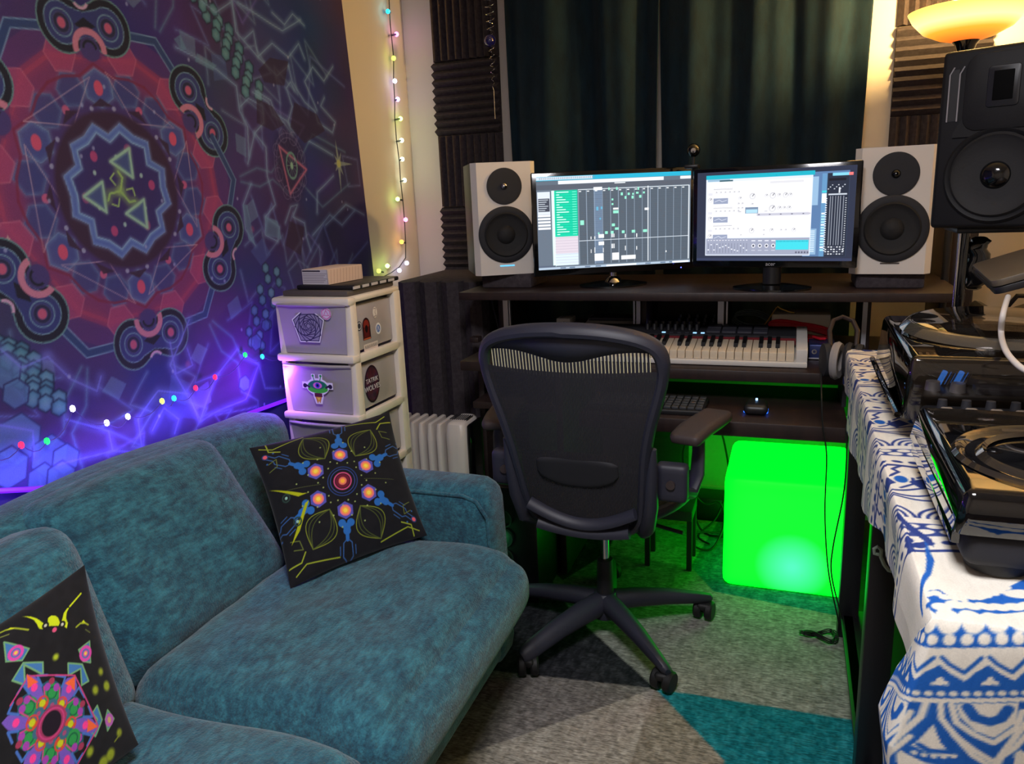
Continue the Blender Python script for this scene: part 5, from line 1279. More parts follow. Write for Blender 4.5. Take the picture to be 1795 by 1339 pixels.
# seat
def seatz(x, y): return .455+.03*(x/.25)**2+(.0 if y < .15 else -.25*(y-.15)**2*4)
sp_ = []
for i in range(48):
    a = 2*PI*i/48; x = .245*math.copysign(abs(math.cos(a))**.75, math.cos(a)); y = .07+.225*math.copysign(abs(math.sin(a))**.8, math.sin(a)); sp_.append((x*(1+.06*(y-.07)/.2), y, seatz(x, y)))
MB().tube(sp_, .016, 10, closed=True, rs=[(.020, .016)]*48).build('seat_frame', CHF, CH)
m = MB(); m.add([(0, .07, .445)]+[p for p in sp_], [(0, 1+i, 1+(i+1) % 48) for i in range(48)]); m.build('seat_mesh', MESHM, CH, angle=180)
# back (in a reclined plane)
rcl = math.radians(14); BO = Vector((0, -.2, .45)); BU = Vector((0, -math.sin(rcl), math.cos(rcl))); BN = Vector((0, -math.cos(rcl), -math.sin(rcl)))
def bk_(u, v, n=0.0): return BO+Vector((u, 0, 0))+BU*v+BN*n
half = [(0.0, .610), (.07, .607), (.13, .598), (.185, .583), (.225, .560), (.243, .525), (.243, .475), (.229, .415), (.209, .345), (.192, .26), (.182, .17), (.174, .09), (.163, .035), (.135, .0), (.07, -.018), (0, -.022)]
outl = half+[(-x, y) for x, y in half[-2:0:-1]]
def crv(u, v): return -.030*(u/.24)**2*1.0 + .018*math.sin(PI*max(0, min(1, v/.6)))   # shell curves forward at the sides
def densify(P, n=4):
    V = [Vector((p[0], p[1], 0)) for p in P]; N = len(V); out = []
    for i in range(N):
        p0, p1, p2, p3 = V[i-1], V[i], V[(i+1) % N], V[(i+2) % N]
        for q in range(n):
            t_ = q/n; w_ = .5*((2*p1)+(p2-p0)*t_+(2*p0-5*p1+4*p2-p3)*t_*t_+(3*p1-p0-3*p2+p3)*t_**3); out.append((w_.x, w_.y))
    return out
OD = densify(outl, 3)
pts = [bk_(x*.955, y*.972+.005, crv(x, y)) for x, y in OD]
rs_ = [(.019, .014) if y < .5 else (.022, .016) for x, y in OD]
MB().tube(pts, .015, 10, closed=True, rs=rs_).build('back_frame', CHF, CH)
# upper shell band with slots below it: band polygon from the top edge to a wavy lower edge
def wav(x): return .500+.028*math.cos(x/.21*PI*1.0)*-1+.0 if abs(x) < .21 else .53
def topy(x):
    ax = abs(x)
    for (a, b), (c, d) in zip(half[:-1], half[1:]):
        if a <= ax <= c: return b+(d-b)*(ax-a)/(c-a+1e-9)-.012
    return .53
def wavy(x): return .545-.030*math.exp(-(x/.10)**2)-.010*(abs(x)/.21)**4
m = MB(); N = 50; vs = []; fs = []
for i in range(N+1):
    x = -.215+.43*i/N
    for v in (topy(x)-.005, wavy(x)): vs.append(bk_(x, v, crv(x, v)))
for i in range(N): fs.append((2*i, 2*i+1, 2*i+3, 2*i+2))
m.add(vs, fs); o = m.build('top_band', CHF, CH, angle=180); md = o.modifiers.new('th', 'SOLIDIFY'); md.thickness = .006
# slots: thin light gaps between ribs
m = MB()
for i in range(46):
    x = -.205+.41*(i+.5)/46; y1 = wavy(x); y0 = .487-.012*math.cos(x*7)
    xs = x
    m.tube([bk_(xs, y1, crv(xs, y1)), bk_(xs, (y0+y1)/2, crv(xs, y1)+.001), bk_(xs, y0, crv(xs, y0))], .0026, 6)
m.build('slotted_mesh_ribs', CHF, CH)
m = MB()
for i in range(47):
    x = -.205+.41*(i)/46; y1 = wavy(x); y0 = .487-.012*math.cos(x*7)
    m.tube([bk_(x, y1, crv(x, y1)+.002), bk_(x, y0, crv(x, y0)+.002)], .0013, 5)
m.build('slot_strands', mat('pale_strand', (225, 220, 180), .5), CH)  # pale strands set in the slots between the ribs
# main mesh
m = MB(); NX, NY = 26, 30; vs = []; fs = []
def wid(v):
    best = .16
    for (a, b), (c, d) in zip(half[5:-2], half[6:-1]):
        if d <= v <= b: best = a+(c-a)*(b-v)/(b-d+1e-9)
    return best
for j in range(NY+1):
    v = .0+(.49-.0)*j/NY; W_ = wid(max(.003, v))-.008
    for i in range(NX+1):
        x = -W_+2*W_*i/NX; vs.append(bk_(x, v, crv(x, v)+.004))
for j in range(NY):
    for i in range(NX): q = j*(NX+1)+i; fs.append((q, q+1, q+NX+2, q+NX+1))
m.add(vs, fs); m.build('back_mesh', MESHM, CH, angle=180)
# lumbar pad, lower bar, pivots, spine yokes
m = MB(); m.rbox((0, 0, 0), (.23, .035, .105), .05, 10, M=Matrix.Translation(bk_(0.0, .195, .005)) @ Matrix.Rotation(rcl, 4, 'X'), fn=lambda p, u: Vector((p.x, p.y, p.z*(1-.55*u.x**2)+.012*u.x**2)))
m.build('lumbar_pad', BLACKM, CH)
MB().tube([bk_(x, .055-.028*math.cos(x/.14*PI/2)+.02*(abs(x)/.14)**2, .018) for x in np.linspace(-.15, .15, 15)], .011, 10, rs=[(.018, .009)]*15).build('lower_bar', CHF, CH)
MB().tube([bk_(x, .0+.010*(x/.1)**2, .014) for x in np.linspace(-.13, .13, 13)], .011, 10, rs=[(.022, .013)]*13).build('bottom_bar', CHF, CH)
for s in (-1, 1):
    MB().tube([bk_(s*.200, .27, -.01), bk_(s*.196, .20, .0), bk_(s*.19, .10, .005), bk_(s*.175, .02, .0), Vector((s*.15, -.12, .42)), Vector((s*.09, -.02, .41))], .02, 10, rs=[(.010, .010), (.016, .015), (.020, .017), (.022, .018), (.02, .018), (.02, .018)]).build('yoke', CHF, CH)
    # arm: curved post from the yoke, height slider, pad
    clp = MB().rbox((s*.235, -.175, .60), (.085, .045, .105), .014, 6).build('arm_clamp', CHF, CH)
    apo = MB().tube([Vector((s*.255, -.17, .57)), Vector((s*.275, -.12, .55)), Vector((s*.288, -.09, .60)), Vector((s*.290, -.09, .66)), Vector((s*.288, -.08, .708))], .02, 12, rs=[(.020, .016), (.028, .017), (.027, .016), (.024, .014), (.02, .016)]).build('arm_post', CHF, CH)
    MB().cyl((s*.235, -.205, .60), (s*.235, -.197, .60), .012, seg=16).build('arm_lock_knob', PADM, clp)
    yaw_ = math.radians(14 if s > 0 else -10)
    Mx = Matrix.Translation((s*.292, -.045, .722)) @ Matrix.Rotation(-s*yaw_*s if s > 0 else -yaw_, 4, 'Z')
    MB().rbox((0, 0, 0), (.095, .255, .034), .017, 12, M=Mx, fn=lambda p, u: Vector((p.x*(1-.20*u.y*(-1)*.0-.10*u.y**2), p.y, p.z-.012*(u.y < -.3)*(abs(u.y)-.3)))).build('arm_pad', PADM, apo)
MB().tube([Vector((.10, .02, .40)), Vector((.16, .0, .39)), Vector((.24, -.02, .385))], .006, 8).build('tilt_lever', BLACKM, CH)

# ------------------------------------------------------------------ equipment table with the printed cloth
tb = thing('side_table', 'black table on the right carrying the turntable gear under a patterned cloth', 'table', (.5, 1.6, 0))
TZ = .868
MB().box(.172, .86, .865, 2.33, TZ-.03, TZ, .004).build('tabletop', BLACKM, tb, True)
for x in (.178, .80):
    for y in (1.00, 1.585, 2.26): MB().box(x, x+.055, y, y+.055, 0, TZ-.03, .003).build('leg', BLACKP, tb, True)
MB().box(.19, .22, 1.04, 2.27, .05, .085, .003).build('lower_rail', BLACKP, tb, True)
MB().box(.185, .85, 1.0, 2.30, .07, .085, .003).build('lower_shelf', BLACKP, tb, True)
CB = (30, 92, 176); CW = (226, 220, 206); CN = (44, 62, 128)
CL = Canvas(-.15, .60, -.58, 1.48, .0020, CW)
def tp(*P):   # pattern points measured on the top, (px,py)
    r_ = []
    for a, b in P:
        q = onz(a, b, .885); r_.append((float(q[0])-.165, float(q[1])-.85))
    return r_
def fp_(*P):  # pattern points measured on the front drop
    r_ = []
    for a, b in P:
        q = ony(a, b, .842); r_.append((float(q[0])-.165, float(q[2])-.886))
    return r_
def cc(x, y): return (1400+x/3.05, 900+y/3.05)
# doodled bands over the top and the side drop
rc_ = np.random.RandomState(9)
tt = .17; ki = 0
while tt < 1.46:
    kind = ki % 6; hgt = .032+.02*rc_.rand()
    def wl(ph, amp, f, t0): return [(s_, t0+amp*math.sin(s_*f+ph)) for s_ in np.linspace(-.2, .7, 90)]
    if kind == 0:
        CL.seg(wl(ki, .006, 22, tt), .007, CN); 
        for s_ in np.arange(-.19, .7, .026): CL.ell(s_, tt+.022+.006*math.sin(s_*22+ki), .009, .006, CN)
    elif kind == 1:
        CL.poly([(-.2, tt)]+[(.7, tt)]+[(.7, tt+hgt)]+[(-.2, tt+hgt)], CN, .95)
        for s_ in np.arange(-.19, .7, .03): CL.ell(s_, tt+hgt*.33, .012, .008, CW); CL.ell(s_+.015, tt+hgt*.75, .011, .007, CW)
    elif kind == 2:
        for s0 in np.arange(-.22, .75, .095):
            for r_ in (.045, .034, .023, .012): CL.ell(s0, tt+.004, r_, r_*1.1, CN, ring=.005, a0=0, a1=PI)
            hgt = .058
    elif kind == 3:
        for j in range(3): CL.seg(wl(ki+j, .010, 30+7*j, tt+.014+.017*j), .0055, CN)
    elif kind == 4:
        for s0 in np.arange(-.2, .75, .06):
            CL.poly([(s0, tt), (s0+.026, tt+.02), (s0+.01, tt+.05), (s0-.016, tt+.028)], CN); CL.ell(s0+.034, tt+.036, .010, .014, CB)
            CL.seg([(s0+.03, tt+.002), (s0+.05, tt+.02), (s0+.052, tt+.045)], .005, CN)
    else:
        for s0 in np.arange(-.2, .75, .04): CL.seg([(s0, tt), (s0+.014, tt+.018), (s0+.006, tt+.03), (s0+.022, tt+.052)], .006, CN)
        CL.seg(wl(ki, .004, 40, tt+.056), .005, CN)
    tt += hgt+.014; ki += 1
# near part of the top: blue petals and dots
CL.rect(-.2, .7, -.62, .165, CW)
a_ = tp((1620, 940), (1638, 985), (1632, 1010), (1600, 1050), (1594, 1085), (1588, 1085), (1590, 1045), (1622, 1005), (1624, 985)); CL.poly(a_, CB)
CL.poly(tp((1560, 900), (1580, 918), (1620, 948), (1636, 960), (1634, 948), (1590, 915), (1566, 893)), CN)
for p in ((1592, 955), (1593, 963), (1611, 955), (1590, 945)): q = tp(p)[0]; CL.ell(q[0], q[1], .008, .009, CN)
CL.poly(tp((1614, 1061), (1628, 1038), (1645, 1037), (1668, 1052), (1720, 1052), (1795, 1018), (1850, 1000), (1900, 1080), (1795, 1072), (1720, 1078), (1640, 1090), (1600, 1100), (1592, 1090), (1592, 1066)), CB)
for p in [(1625, 1043), (1640, 1043), (1655, 1050), (1672, 1052), (1686, 1053), (1700, 1048), (1714, 1045), (1728, 1042), (1742, 1038), (1754, 1035), (1762, 1030), (1764, 1021), (1618, 1052)]: q = tp(p)[0]; CL.ell(q[0], q[1], .0062, .0062, CW)
for i, p in enumerate([(1596, 1067), (1608, 1066), (1650, 1066), (1675, 1063), (1701, 1064), (1727, 1063), (1752, 1063), (1778, 1063), (1803, 1063)]): q = tp(p)[0]; CL.ell(q[0], q[1], .0105, .0085, CW)
q = tp((1790, 1043))[0]; CL.ell(q[0], q[1], .018, .010, CW)
# front drop
def fr_(c_, w_, *P): CL.seg(fp_(*[cc(*p) for p in P]), w_, c_)
def fpo(c_, *P): CL.poly(fp_(*[cc(*p) for p in P]), c_)
CL.rect(-.2, .7, -.62, -.003, CW)
def band(y0, y1, col, sl=0.0):
    fpo(col, (-400, y0), (1900, y0+sl), (1900, y1+sl), (-400, y1))
band(590, 716, CB, 10)
for i in range(-6, 14):   # scallops with upward blue points
    x = 750+132*i; q = fp_(cc(x+64, 572))[0]; CL.ell(q[0], q[1], .0128, .0175, CW)
for i in range(-8, 20): q = fp_(cc(825+90*i, 676))[0]; CL.ell(q[0], q[1], .0058, .0062, CW)
band(716, 1010, CW, 0)
zz = []
for i in range(-3, 9): zz += [(560+232*i+0, 905), (676+232*i+130-14, 800)]
P_ = []
for i in range(-4, 9):
    x = 935+240*i; P_ += [(x, 892), (x+45, 845), (x+105, 805), (x+165, 850)]
fpo(CB, *(P_+[(3100, 984), (-200, 984)]))
for i in range(-4, 9):
    x = 925+235*i; fr_(CB, .0042, (x-120, 765), (x-80, 800), (x, 846), (x+45, 800), (x+75, 768))
    x = 820+238*i; fpo(CW, (x-45, 912), (x-40, 896), (x-22, 892), (x-15, 872), (x+5, 866), (x+18, 888), (x+38, 896), (x+44, 914))
for i in range(-14, 30): q = fp_(cc(720+57*i, 958))[0]; CL.ell(q[0], q[1], .0036, .0033, CW)
band(984, 1006, CW)
fpo(CB, (-400, 1006), (1900, 1006), (1900, 1900), (-400, 1900))
for i in range(-2, 4):
    x = 825+510*i
    fr_(CW, .0065, (x-50, 1006), (x-60, 1080), (x-130, 1180), (x-200, 1300), (x-240, 1420)); fr_(CW, .0055, (x+15, 1006), (x+30, 1090), (x+110, 1190), (x+190, 1290), (x+260, 1345))
    fpo(CW, (x, 1120), (x+45, 1220), (x+110, 1300), (x+140, 1420), (x-140, 1420), (x-140, 1290), (x-60, 1220))
    fr_(CB, .0055, (x-45, 1232), (x, 1262), (x+80, 1268)); fr_(CB, .012, (x-80, 1262), (x-10, 1300), (x+60, 1318), (x+130, 1315))
    for k in range(5): q = fp_(cc(x-60+42*k, 1275+12*k-2*k*k))[0]; CL.ell(q[0], q[1], .0026, .0026, CW)
for i in range(-2, 4):
    x = 1075+510*i
    fpo(CW, (x-165, 1010), (x+130, 1010), (x+120, 1120), (x+25, 1200), (x-60, 1160), (x-140, 1080)); fr_(CB, .010, (x-110, 1030), (x-70, 1085), (x+0, 1112), (x+50, 1095), (x+80, 1045))
    fr_(CW, .006, (x-185, 1015), (x-150, 1110), (x-60, 1180), (x+25, 1226), (x+120, 1150), (x+150, 1060)); fr_(CW, .0055, (x-150, 1180), (x-60, 1260), (x+30, 1330), (x+120, 1260), (x+170, 1190))
CL.noise(200, 4, 8)
def clothfn(U, V):
    s = U; t = V
    r = .012
    # drop profiles
    x = .165+np.maximum(s, 0)+0*t; y = .85+np.maximum(t, 0)+0*s; z = .886+0*s
    ds = np.maximum(-s, 0); dt = np.maximum(-t, 0)
    deep = .70+.35*np.clip((t-.45)/.2, 0, 1)*np.clip((1.3-t)/.1, 0, 1)
    drop = np.maximum(0, ds*deep-.004)
    z = z-np.maximum(drop, dt)
    x = x-.010*(1-np.exp(-ds/.012))-.005*np.sin(t*13)*np.clip(ds/.1, 0, 1)-.003*np.sin(t*37+1)*np.clip(ds/.15, 0, 1)
    y = y-.010*(1-np.exp(-dt/.012))-.012*np.sin(s*26+1.0)*np.clip(dt/.25, 0, 1)
    # hanging corner swings back and outwards
    both = np.clip(dt/.02, 0, 1)
    y = y+ds*both*.45
    x = x-.21*np.where(dt < .16, dt, np.maximum(0, .16-(dt-.16)*.5))*np.clip(1-np.maximum(s, 0)/.12, 0, 1)
    z = z+.0022*np.sin(s*60+t*9)*(dt == 0)*(ds == 0)*np.sin(t*23)
    z = z+.0*s
    return x, y, z
cm = mat_print('block_printed_cotton', .85, .06, 500)
clo = printed('patterned_cloth', CL, clothfn, cm, world=False)
tag(clo, 'white cotton cloth with blue block print draped over the equipment table', 'tablecloth')

# ------------------------------------------------------------------ dj gear
def smoke(name, tint, tr, rough=.04):
    m, nt, b = newmat(name); b.inputs['Base Color'].default_value = L4(tint); b.inputs['Roughness'].default_value = rough; b.inputs['Specular IOR Level'].default_value = .6
    t_ = nt.nodes.new('ShaderNodeBsdfTransparent'); t_.inputs[0].default_value = (.86, .84, .82, 1)
    gl_ = nt.nodes.new('ShaderNodeBsdfGlossy'); gl_.inputs['Roughness'].default_value = rough; fr = nt.nodes.new('ShaderNodeFresnel'); fr.inputs['IOR'].default_value = 1.55
    a = nt.nodes.new('ShaderNodeMixShader'); a.inputs[0].default_value = tr; nt.links.new(b.outputs[0], a.inputs[1]); nt.links.new(t_.outputs[0], a.inputs[2])
    c = nt.nodes.new('ShaderNodeMixShader'); nt.links.new(fr.outputs[0], c.inputs[0]); nt.links.new(a.outputs[0], c.inputs[1]); nt.links.new(gl_.outputs[0], c.inputs[2])
    nt.links.new(c.outputs[0], nt.nodes['Material Output'].inputs['Surface']); return m
SMK = smoke('smoked_clear_plastic', (52, 44, 36), .80, .02)
SMKD = smoke('dark_smoked_plastic', (12, 12, 15), .30)
TB0 = .889
def cover(name, x0, x1, y0, y1, z0, z1, m, parent, top_hole=None, inset=.02, th=.003):
    """open-bottomed tapered lid with rounded rim"""
    q = MB(); bm2 = bmesh.new()
    a = [(x0, y0, z0), (x1, y0, z0), (x1, y1, z0), (x0, y1, z0)]; b_ = [(x0+inset, y0+inset, z1), (x1-inset, y0+inset, z1), (x1-inset, y1-inset, z1), (x0+inset, y1-inset, z1)]
    va = [bm2.verts.new(p) for p in a]; vb = [bm2.verts.new(p) for p in b_]
    for i in range(4): bm2.faces.new((va[i], va[(i+1) % 4], vb[(i+1) % 4], vb[i]))
    bm2.faces.new(vb)
    bmesh.ops.bevel(bm2, geom=[e for e in bm2.edges if not (e.verts[0] in va and e.verts[1] in va)], offset=.012, segments=3, profile=.5, affect='EDGES')
    q.bm(bm2); o = q.build(name, m, parent, True); md = o.modifiers.new('th', 'SOLIDIFY'); md.thickness = th; md.offset = -1; return o
# far turntable
tt_ = thing('turntable', 'far turntable under a smoked clear dust cover with a round dome', 'turntable', (.42, 1.75, TB0))
gx0, gx1, gy0, gy1 = .225, .66, 1.52, 1.93
MB().box(gx0, gx1, gy0, gy1, TB0+.015, TB0+.075, .008).build('plinth', mat('brushed_bronze_plinth', (70, 60, 50), .35, metal=.5), tt_, True)
for x in (gx0+.05, gx1-.05):
    for y in (gy0+.05, gy1-.05): MB().cyl((x, y, TB0), (x, y, TB0+.018), .028, seg=20).build('foot', RUBB, tt_, True)
tc_ = (gx0+.20, gy0+.205)
MB().lathe([(0, .0), (.160, 0), (.165, .004), (.165, .016), (.160, .02), (0, .02)], Matrix.Translation((tc_[0], tc_[1], TB0+.078)), 56).build('platter', mat('platter_metal', (120, 116, 110), .3, metal=.8), tt_, True)
MB().lathe([(0, .0), (.15, 0), (.15, .003), (0, .003)], Matrix.Translation((tc_[0], tc_[1], TB0+.0985)), 48).build('slipmat', mat('slipmat_felt', (40, 38, 38), .9), tt_, True)
MB().cyl((gx1-.05, gy1-.09, TB0+.075), (gx1-.05, gy1-.09, TB0+.115), .02, seg=18).tube([(gx1-.05, gy1-.05, TB0+.11), (gx1-.05, gy1-.2, TB0+.112), (gx1-.09, gy0+.12, TB0+.108)], .005, 8).build('tonearm', CHROME, tt_, True)
for (x, y) in ((gx0+.035, gy0+.05), (gx0+.075, gy0+.04)): MB().cyl((x, y, TB0+.075), (x, y, TB0+.092), .014, .012, 16).build('control_button', STEEL, tt_, True)
MB().box(gx0+.10, gx0+.20, gy0+.02, gy0+.055, TB0+.075, TB0+.09, .004).build('pitch_block', GREYP, tt_, True)
for i in range(4): MB().cyl((gx0+.05+.014*i, gy0+.085, TB0+.078), (gx0+.058+.014*i, gy0+.075, TB0+.105), .005, seg=10).build('lever', CHROME if i % 2 else emis('blue_deck_led', (60, 140, 255), .8), tt_, True)
DM = Matrix.Translation((.385, 1.715, TB0+.163)) @ Matrix.Rotation(math.radians(3), 4, 'X')
cv_ = cover('dust_cover', gx0-.028, gx1+.02, gy0-.055, gy1+.02, TB0+.045, TB0+.158, SMK, tt_, inset=.010)
MB().lathe([(.172, -.012), (.165, .006), (.152, .018), (.146, .021), (0, .021)], DM, 64).build('cover_dome', SMK, tt_, True)
MB().lathe([(.150, .020), (.156, .0185), (.170, .004), (.166, .004), (.150, .020)], DM, 64).build('dome_rim', smoke('clear_rim', (90, 84, 76), .5), tt_, True)
# left flange of a second cover leaning at the side
MB().tube([(gx0-.032, gy0-.04, TB0+.048), (gx0-.034, gy0+.2, TB0+.05), (gx0-.034, gy1+.02, TB0+.052)], .006, 8).build('cover_rim', SMK, tt_, True)
# mixer between
mx_ = thing('dj_mixer', 'dark mixer with a row of faders under a black dust cover between the two decks', 'mixer', (.42, 1.42, TB0))
MB().box(.225, .56, 1.36, 1.462, TB0, TB0+.075, .008).build('case', BLACKP, mx_, True)
for i in range(8): MB().box(.245+.036*i, .263+.036*i, 1.366, 1.395, TB0+.075, TB0+.090, .003).build('fader', mat('fader_cap', (120, 112, 104), .5), mx_, True)
for i in range(8): MB().cyl((.254+.036*i, 1.43, TB0+.075), (.254+.036*i, 1.43, TB0+.093), .009, .007, 12).build('knob', BLACKM, mx_, True)
# near deck
cdj = thing('media_player', 'near black disc deck with a smoked cover and a large round jog wheel recess', 'media player', (.42, 1.14, TB0))
hx0, hx1, hy0, hy1 = .205, .54, .955, 1.335
MB().box(hx0+.01, hx1-.01, hy0+.015, hy1-.01, TB0+.014, TB0+.070, .008).build('case', BLACKP, cdj, True)
MB().box(hx0+.0, hx1, hy0-.005, hy0+.06, TB0+.012, TB0+.058, .016, seg=4).build('front_bumper', BLACKM, cdj, True)
for x in (hx0+.045, hx1-.06):
    for y in (hy0+.04, hy1-.05): MB().lathe([(0, -.012), (.034, -.012), (.038, 0), (.036, .018), (0, .018)], Matrix.Translation((x, y, TB0+.012)), 28).build('foot', RUBB, cdj, True)
jc = (.345, 1.085)
MB().lathe([(0, .0), (.095, 0), (.10, .004), (.10, .014), (.092, .018), (0, .016)], Matrix.Translation((jc[0], jc[1], TB0+.070)), 64).build('jog_wheel', GREYP, cdj, True)
cover('dust_cover', hx0-.012, hx1+.005, hy0-.010, hy1+.002, TB0+.056, TB0+.108, SMKD, cdj, inset=.010)
MB().lathe([(.136, .0), (.131, .006), (.124, .003), (.114, -.008), (.104, .002), (.100, .006), (.095, .001)], Matrix.Translation((jc[0], jc[1], TB0+.110)), 72).build('cover_ring', smoke('dark_ring', (50, 44, 38), .35), cdj, True)
MB().box(hx0-.010, hx0+.022, hy0+.02, hy1-.02, TB0+.03, TB0+.072, .004).build('side_flap', SMKD, cdj, True)
for i in range(7): MB().cyl((hx0+.045, hy0+.19+.012*i, TB0+.070), (hx0+.045, hy0+.19+.012*i, TB0+.0745), .004, seg=8).build('control_button', STEEL, cdj, True)
MB().cyl((.37, .954, TB0+.085), (.50, .956, TB0+.085), .004, seg=8).build('blue_led_bar', mat('blue_tint_bar', (40, 80, 130), .15, coat=.6), cdj, True)

# laptop on a stand
lt = thing('laptop', 'closed grey laptop on a raised stand above the turntable', 'laptop', (.52, 1.95, 1.12))
A = onz(1703, 463, 1.165); B = onz(1860, 412, 1.165); C = onz(1830, 580, 1.165)
eb = Vector((-.09, -.995, 0)).normalized(); ea = Vector((.940, -.085, .33)).normalized(); ea = (ea-eb*ea.dot(eb)).normalized(); en = ea.cross(-eb)
if en.z < 0: en = -en
Mx = Matrix.Identity(4)
for i in range(3): Mx[i][0] = ea[i]; Mx[i][1] = eb[i]; Mx[i][2] = en[i]; Mx[i][3] = A[i]
LG = mat('laptop_grey', (84, 74, 62), .45, bump=(700, .05))
def rrect(w_, h_, r_, n=6):
    o_ = []
    for (cx_, cy_, a0) in ((w_-r_, h_-r_, 0), (r_, h_-r_, 90), (r_, r_, 180), (w_-r_, r_, 270)):
        for i in range(n+1): a = math.radians(a0+90*i/n); o_.append((cx_+r_*math.cos(a), cy_+r_*math.sin(a)))
    return o_
MB().prism(rrect(.235, .33, .02), -.012, 0, Mx, .0015).build('lid', LG, lt, True)
MB().prism(rrect(.235, .33, .02), -.026, -.0135, Mx, .0015).build('base', BLACKP, lt, True)
ls = thing('laptop_stand', 'black folding stand holding the closed laptop above the gear', 'stand', (.5, 1.9, TB0))
for k in (.06, .27):
    p = Mx @ Vector((.04, k, -.03)); q = Mx @ Vector((.20, k, -.03))
    MB().tube([tuple(p+Vector((0, 0, .012))), tuple(p), tuple(q)], .006, 8).build('support_arm', BLACKP, ls, True)
    MB().tube([tuple(q), (q.x+.15, q.y, 1.10), (q.x+.16, q.y, TB0+.0)], .008, 8).build('leg', BLACKP, ls, True)
p = Mx @ Vector((.03, .045, -.045)); MB().rbox(tuple(p), (.035, .03, .03), .01, 4).build('hinge', BLACKM, ls, True)
wcb = thing('white_cable', 'thick white cable curving down from the laptop over the turntable cover', 'cable', (.48, 2.1, 1.06))
P = [Vector(onz(*q)) for q in ((1767, 520, 1.138), (1758, 552, 1.115), (1755, 585, 1.08), (1762, 612, 1.075), (1778, 634, 1.07), (1800, 650, 1.065), (1850, 668, 1.06))]
MB().tube(spl(P), .0048, 10).build('wire', mat('white_cable_rubber', (196, 188, 180), .5), wcb, True)

# ------------------------------------------------------------------ big black speaker on its stand
bs = thing('studio_monitor_speaker', 'large black studio speaker raised on a pole at the right edge', 'speaker', (.302, 2.05, 1.236), math.radians(-24))
BW, BH, BD = .25, .385, .27
BVIN = mat('black_vinyl', (14, 13, 15), .7, spec=.25); BBAF = mat('moulded_black_baffle', (16, 15, 18), .6, spec=.3, bump=(500, .1))
MB().box(.002, BW-.002, .022, BD, 0, BH, .004).build('cabinet', BVIN, bs)
MB().box(0, BW, 0, .024, 0, BH, .010, seg=3).build('front_baffle', BBAF, bs)
F2 = lambda x, z, y=0.0: frame((x, y, z), (0, -1, 0))
cxx = BW/2
MB().prism([(-.075, -.02), (.075, -.02), (.092, -.05), (.092, -.06), (-.092, -.06), (-.092, -.05)][::-1] , 0, .004, F2(cxx, .26)).build('waveguide_foot', BBAF, bs)
MB().prism([(x-.0, z) for x, z in rrect(.15, .16, .03)], 0, .007, F2(cxx-.075, .212), .002).build('waveguide', BBAF, bs)
MB().prism([(x, z) for x, z in rrect(.062, .085, .008)], .006, .010, F2(cxx-.031, .258), .002).build('horn_throat', BLACKP, bs)
MB().box(cxx-.019, cxx+.019, -.0125, -.009, .272, .332, .001).build('tweeter', mat('dark_recess', (5, 5, 6), .8, spec=.1), bs)
for x in (.018, .038, BW-.038, BW-.018):
    MB().tube([(x, -.0015, .235), (x, -.0025, .335), (x+(.008 if x < cxx else -.008), -.002, .350)], .0016, 6).build('port_edge', mat('worn_edge', (150, 146, 150), .35), bs)
    if x in (.018, BW-.038): MB().box(x+.002, x+.018, -.0008, .001, .236, .345, .0).build('port_slot', BLACKP, bs)
MB().lathe([(.092, .0), (.103, .0), (.104, .003), (.099, .0065), (.092, .004), (.088, .0)], F2(cxx, .115), 64).build('woofer_ring', BBAF, bs)
MB().lathe([(.091, .004), (.086, .010), (.079, .005), (.050, .002), (.032, .001), (.0, .001)], F2(cxx, .115), 56).build('woofer_cone', CONE, bs); wcn = [c_ for c_ in bpy.data.objects if c_.parent == bs and c_.name.startswith('woofer_cone')][0]
MB().lathe([(.030, .001), (.024, .009), (.012, .014), (0, .015)], F2(cxx+.0, .115), 32).build('dust_cap', GLOSSB, wcn)
ss = thing('speaker_stand', 'tall black pole stand under the large black speaker', 'stand', (.40, 2.12, TB0))
MB().box(.36, .54, 2.05, 2.22, 1.222, 1.2355, .004).build('top_plate', BLACKP, ss, True)
MB().cyl((.388, 2.11, TB0+.01), (.388, 2.11, 1.225), .012, seg=20).build('pole', GLOSSB, ss, True)
MB().cyl((.376, 2.097, TB0+.01), (.376, 2.097, 1.222), .0035, seg=10).build('cable_guide', CHROME, ss, True)
MB().box(.28, .50, 2.0, 2.22, TB0, TB0+.012, .004).build('floor_plate', BLACKP, ss, True)
sv = thing('hanging_pouch', 'dark wrinkled pouch hanging from the pole under the black speaker', 'pouch', (.42, 2.13, 1.1))
MB().rbox((.422, 2.13, 1.145), (.05, .04, .13), .02, 10, fn=lambda p, u: Vector((p.x+.006*math.sin(u.z*9), p.y, p.z))).build('pouch_body', GLOSSB, sv, True)
# right corner clutter: brown subwoofer cabinet and amp behind
cb = thing('wooden_cabinet', 'brown wooden cabinet standing behind the right white speaker', 'cabinet', (.55, 3.0, 0))
MB().box(.474, .575, 2.90, 3.16, 0, 1.20, .004).build('body', WOODD, cb, True)
MB().box(.482, .567, 2.893, 2.90, .62, 1.18, .003).build('door', WOODD, cb, True)
MB().cyl((.55, 2.893, .9), (.55, 2.875, .9), .008, seg=14).build('handle', STEEL, cb, True)
ab = thing('black_bag', 'black soft bag lying behind the turntable cover', 'bag', (.6, 2.5, .9))
MB().rbox((.655, 2.55, .877), (.34, .30, .20), .08, 14, fn=lambda p, u: Vector((p.x, p.y, p.z+.02*math.sin(u.x*6)*(u.z > 0)))).build('bag_body', BLACKM, ab, True)
MB().tube([(.57, 2.50, .965), (.60, 2.48, 1.02), (.68, 2.48, 1.02), (.72, 2.50, .965)], .007, 8).build('handle', BLACKM, ab, True)
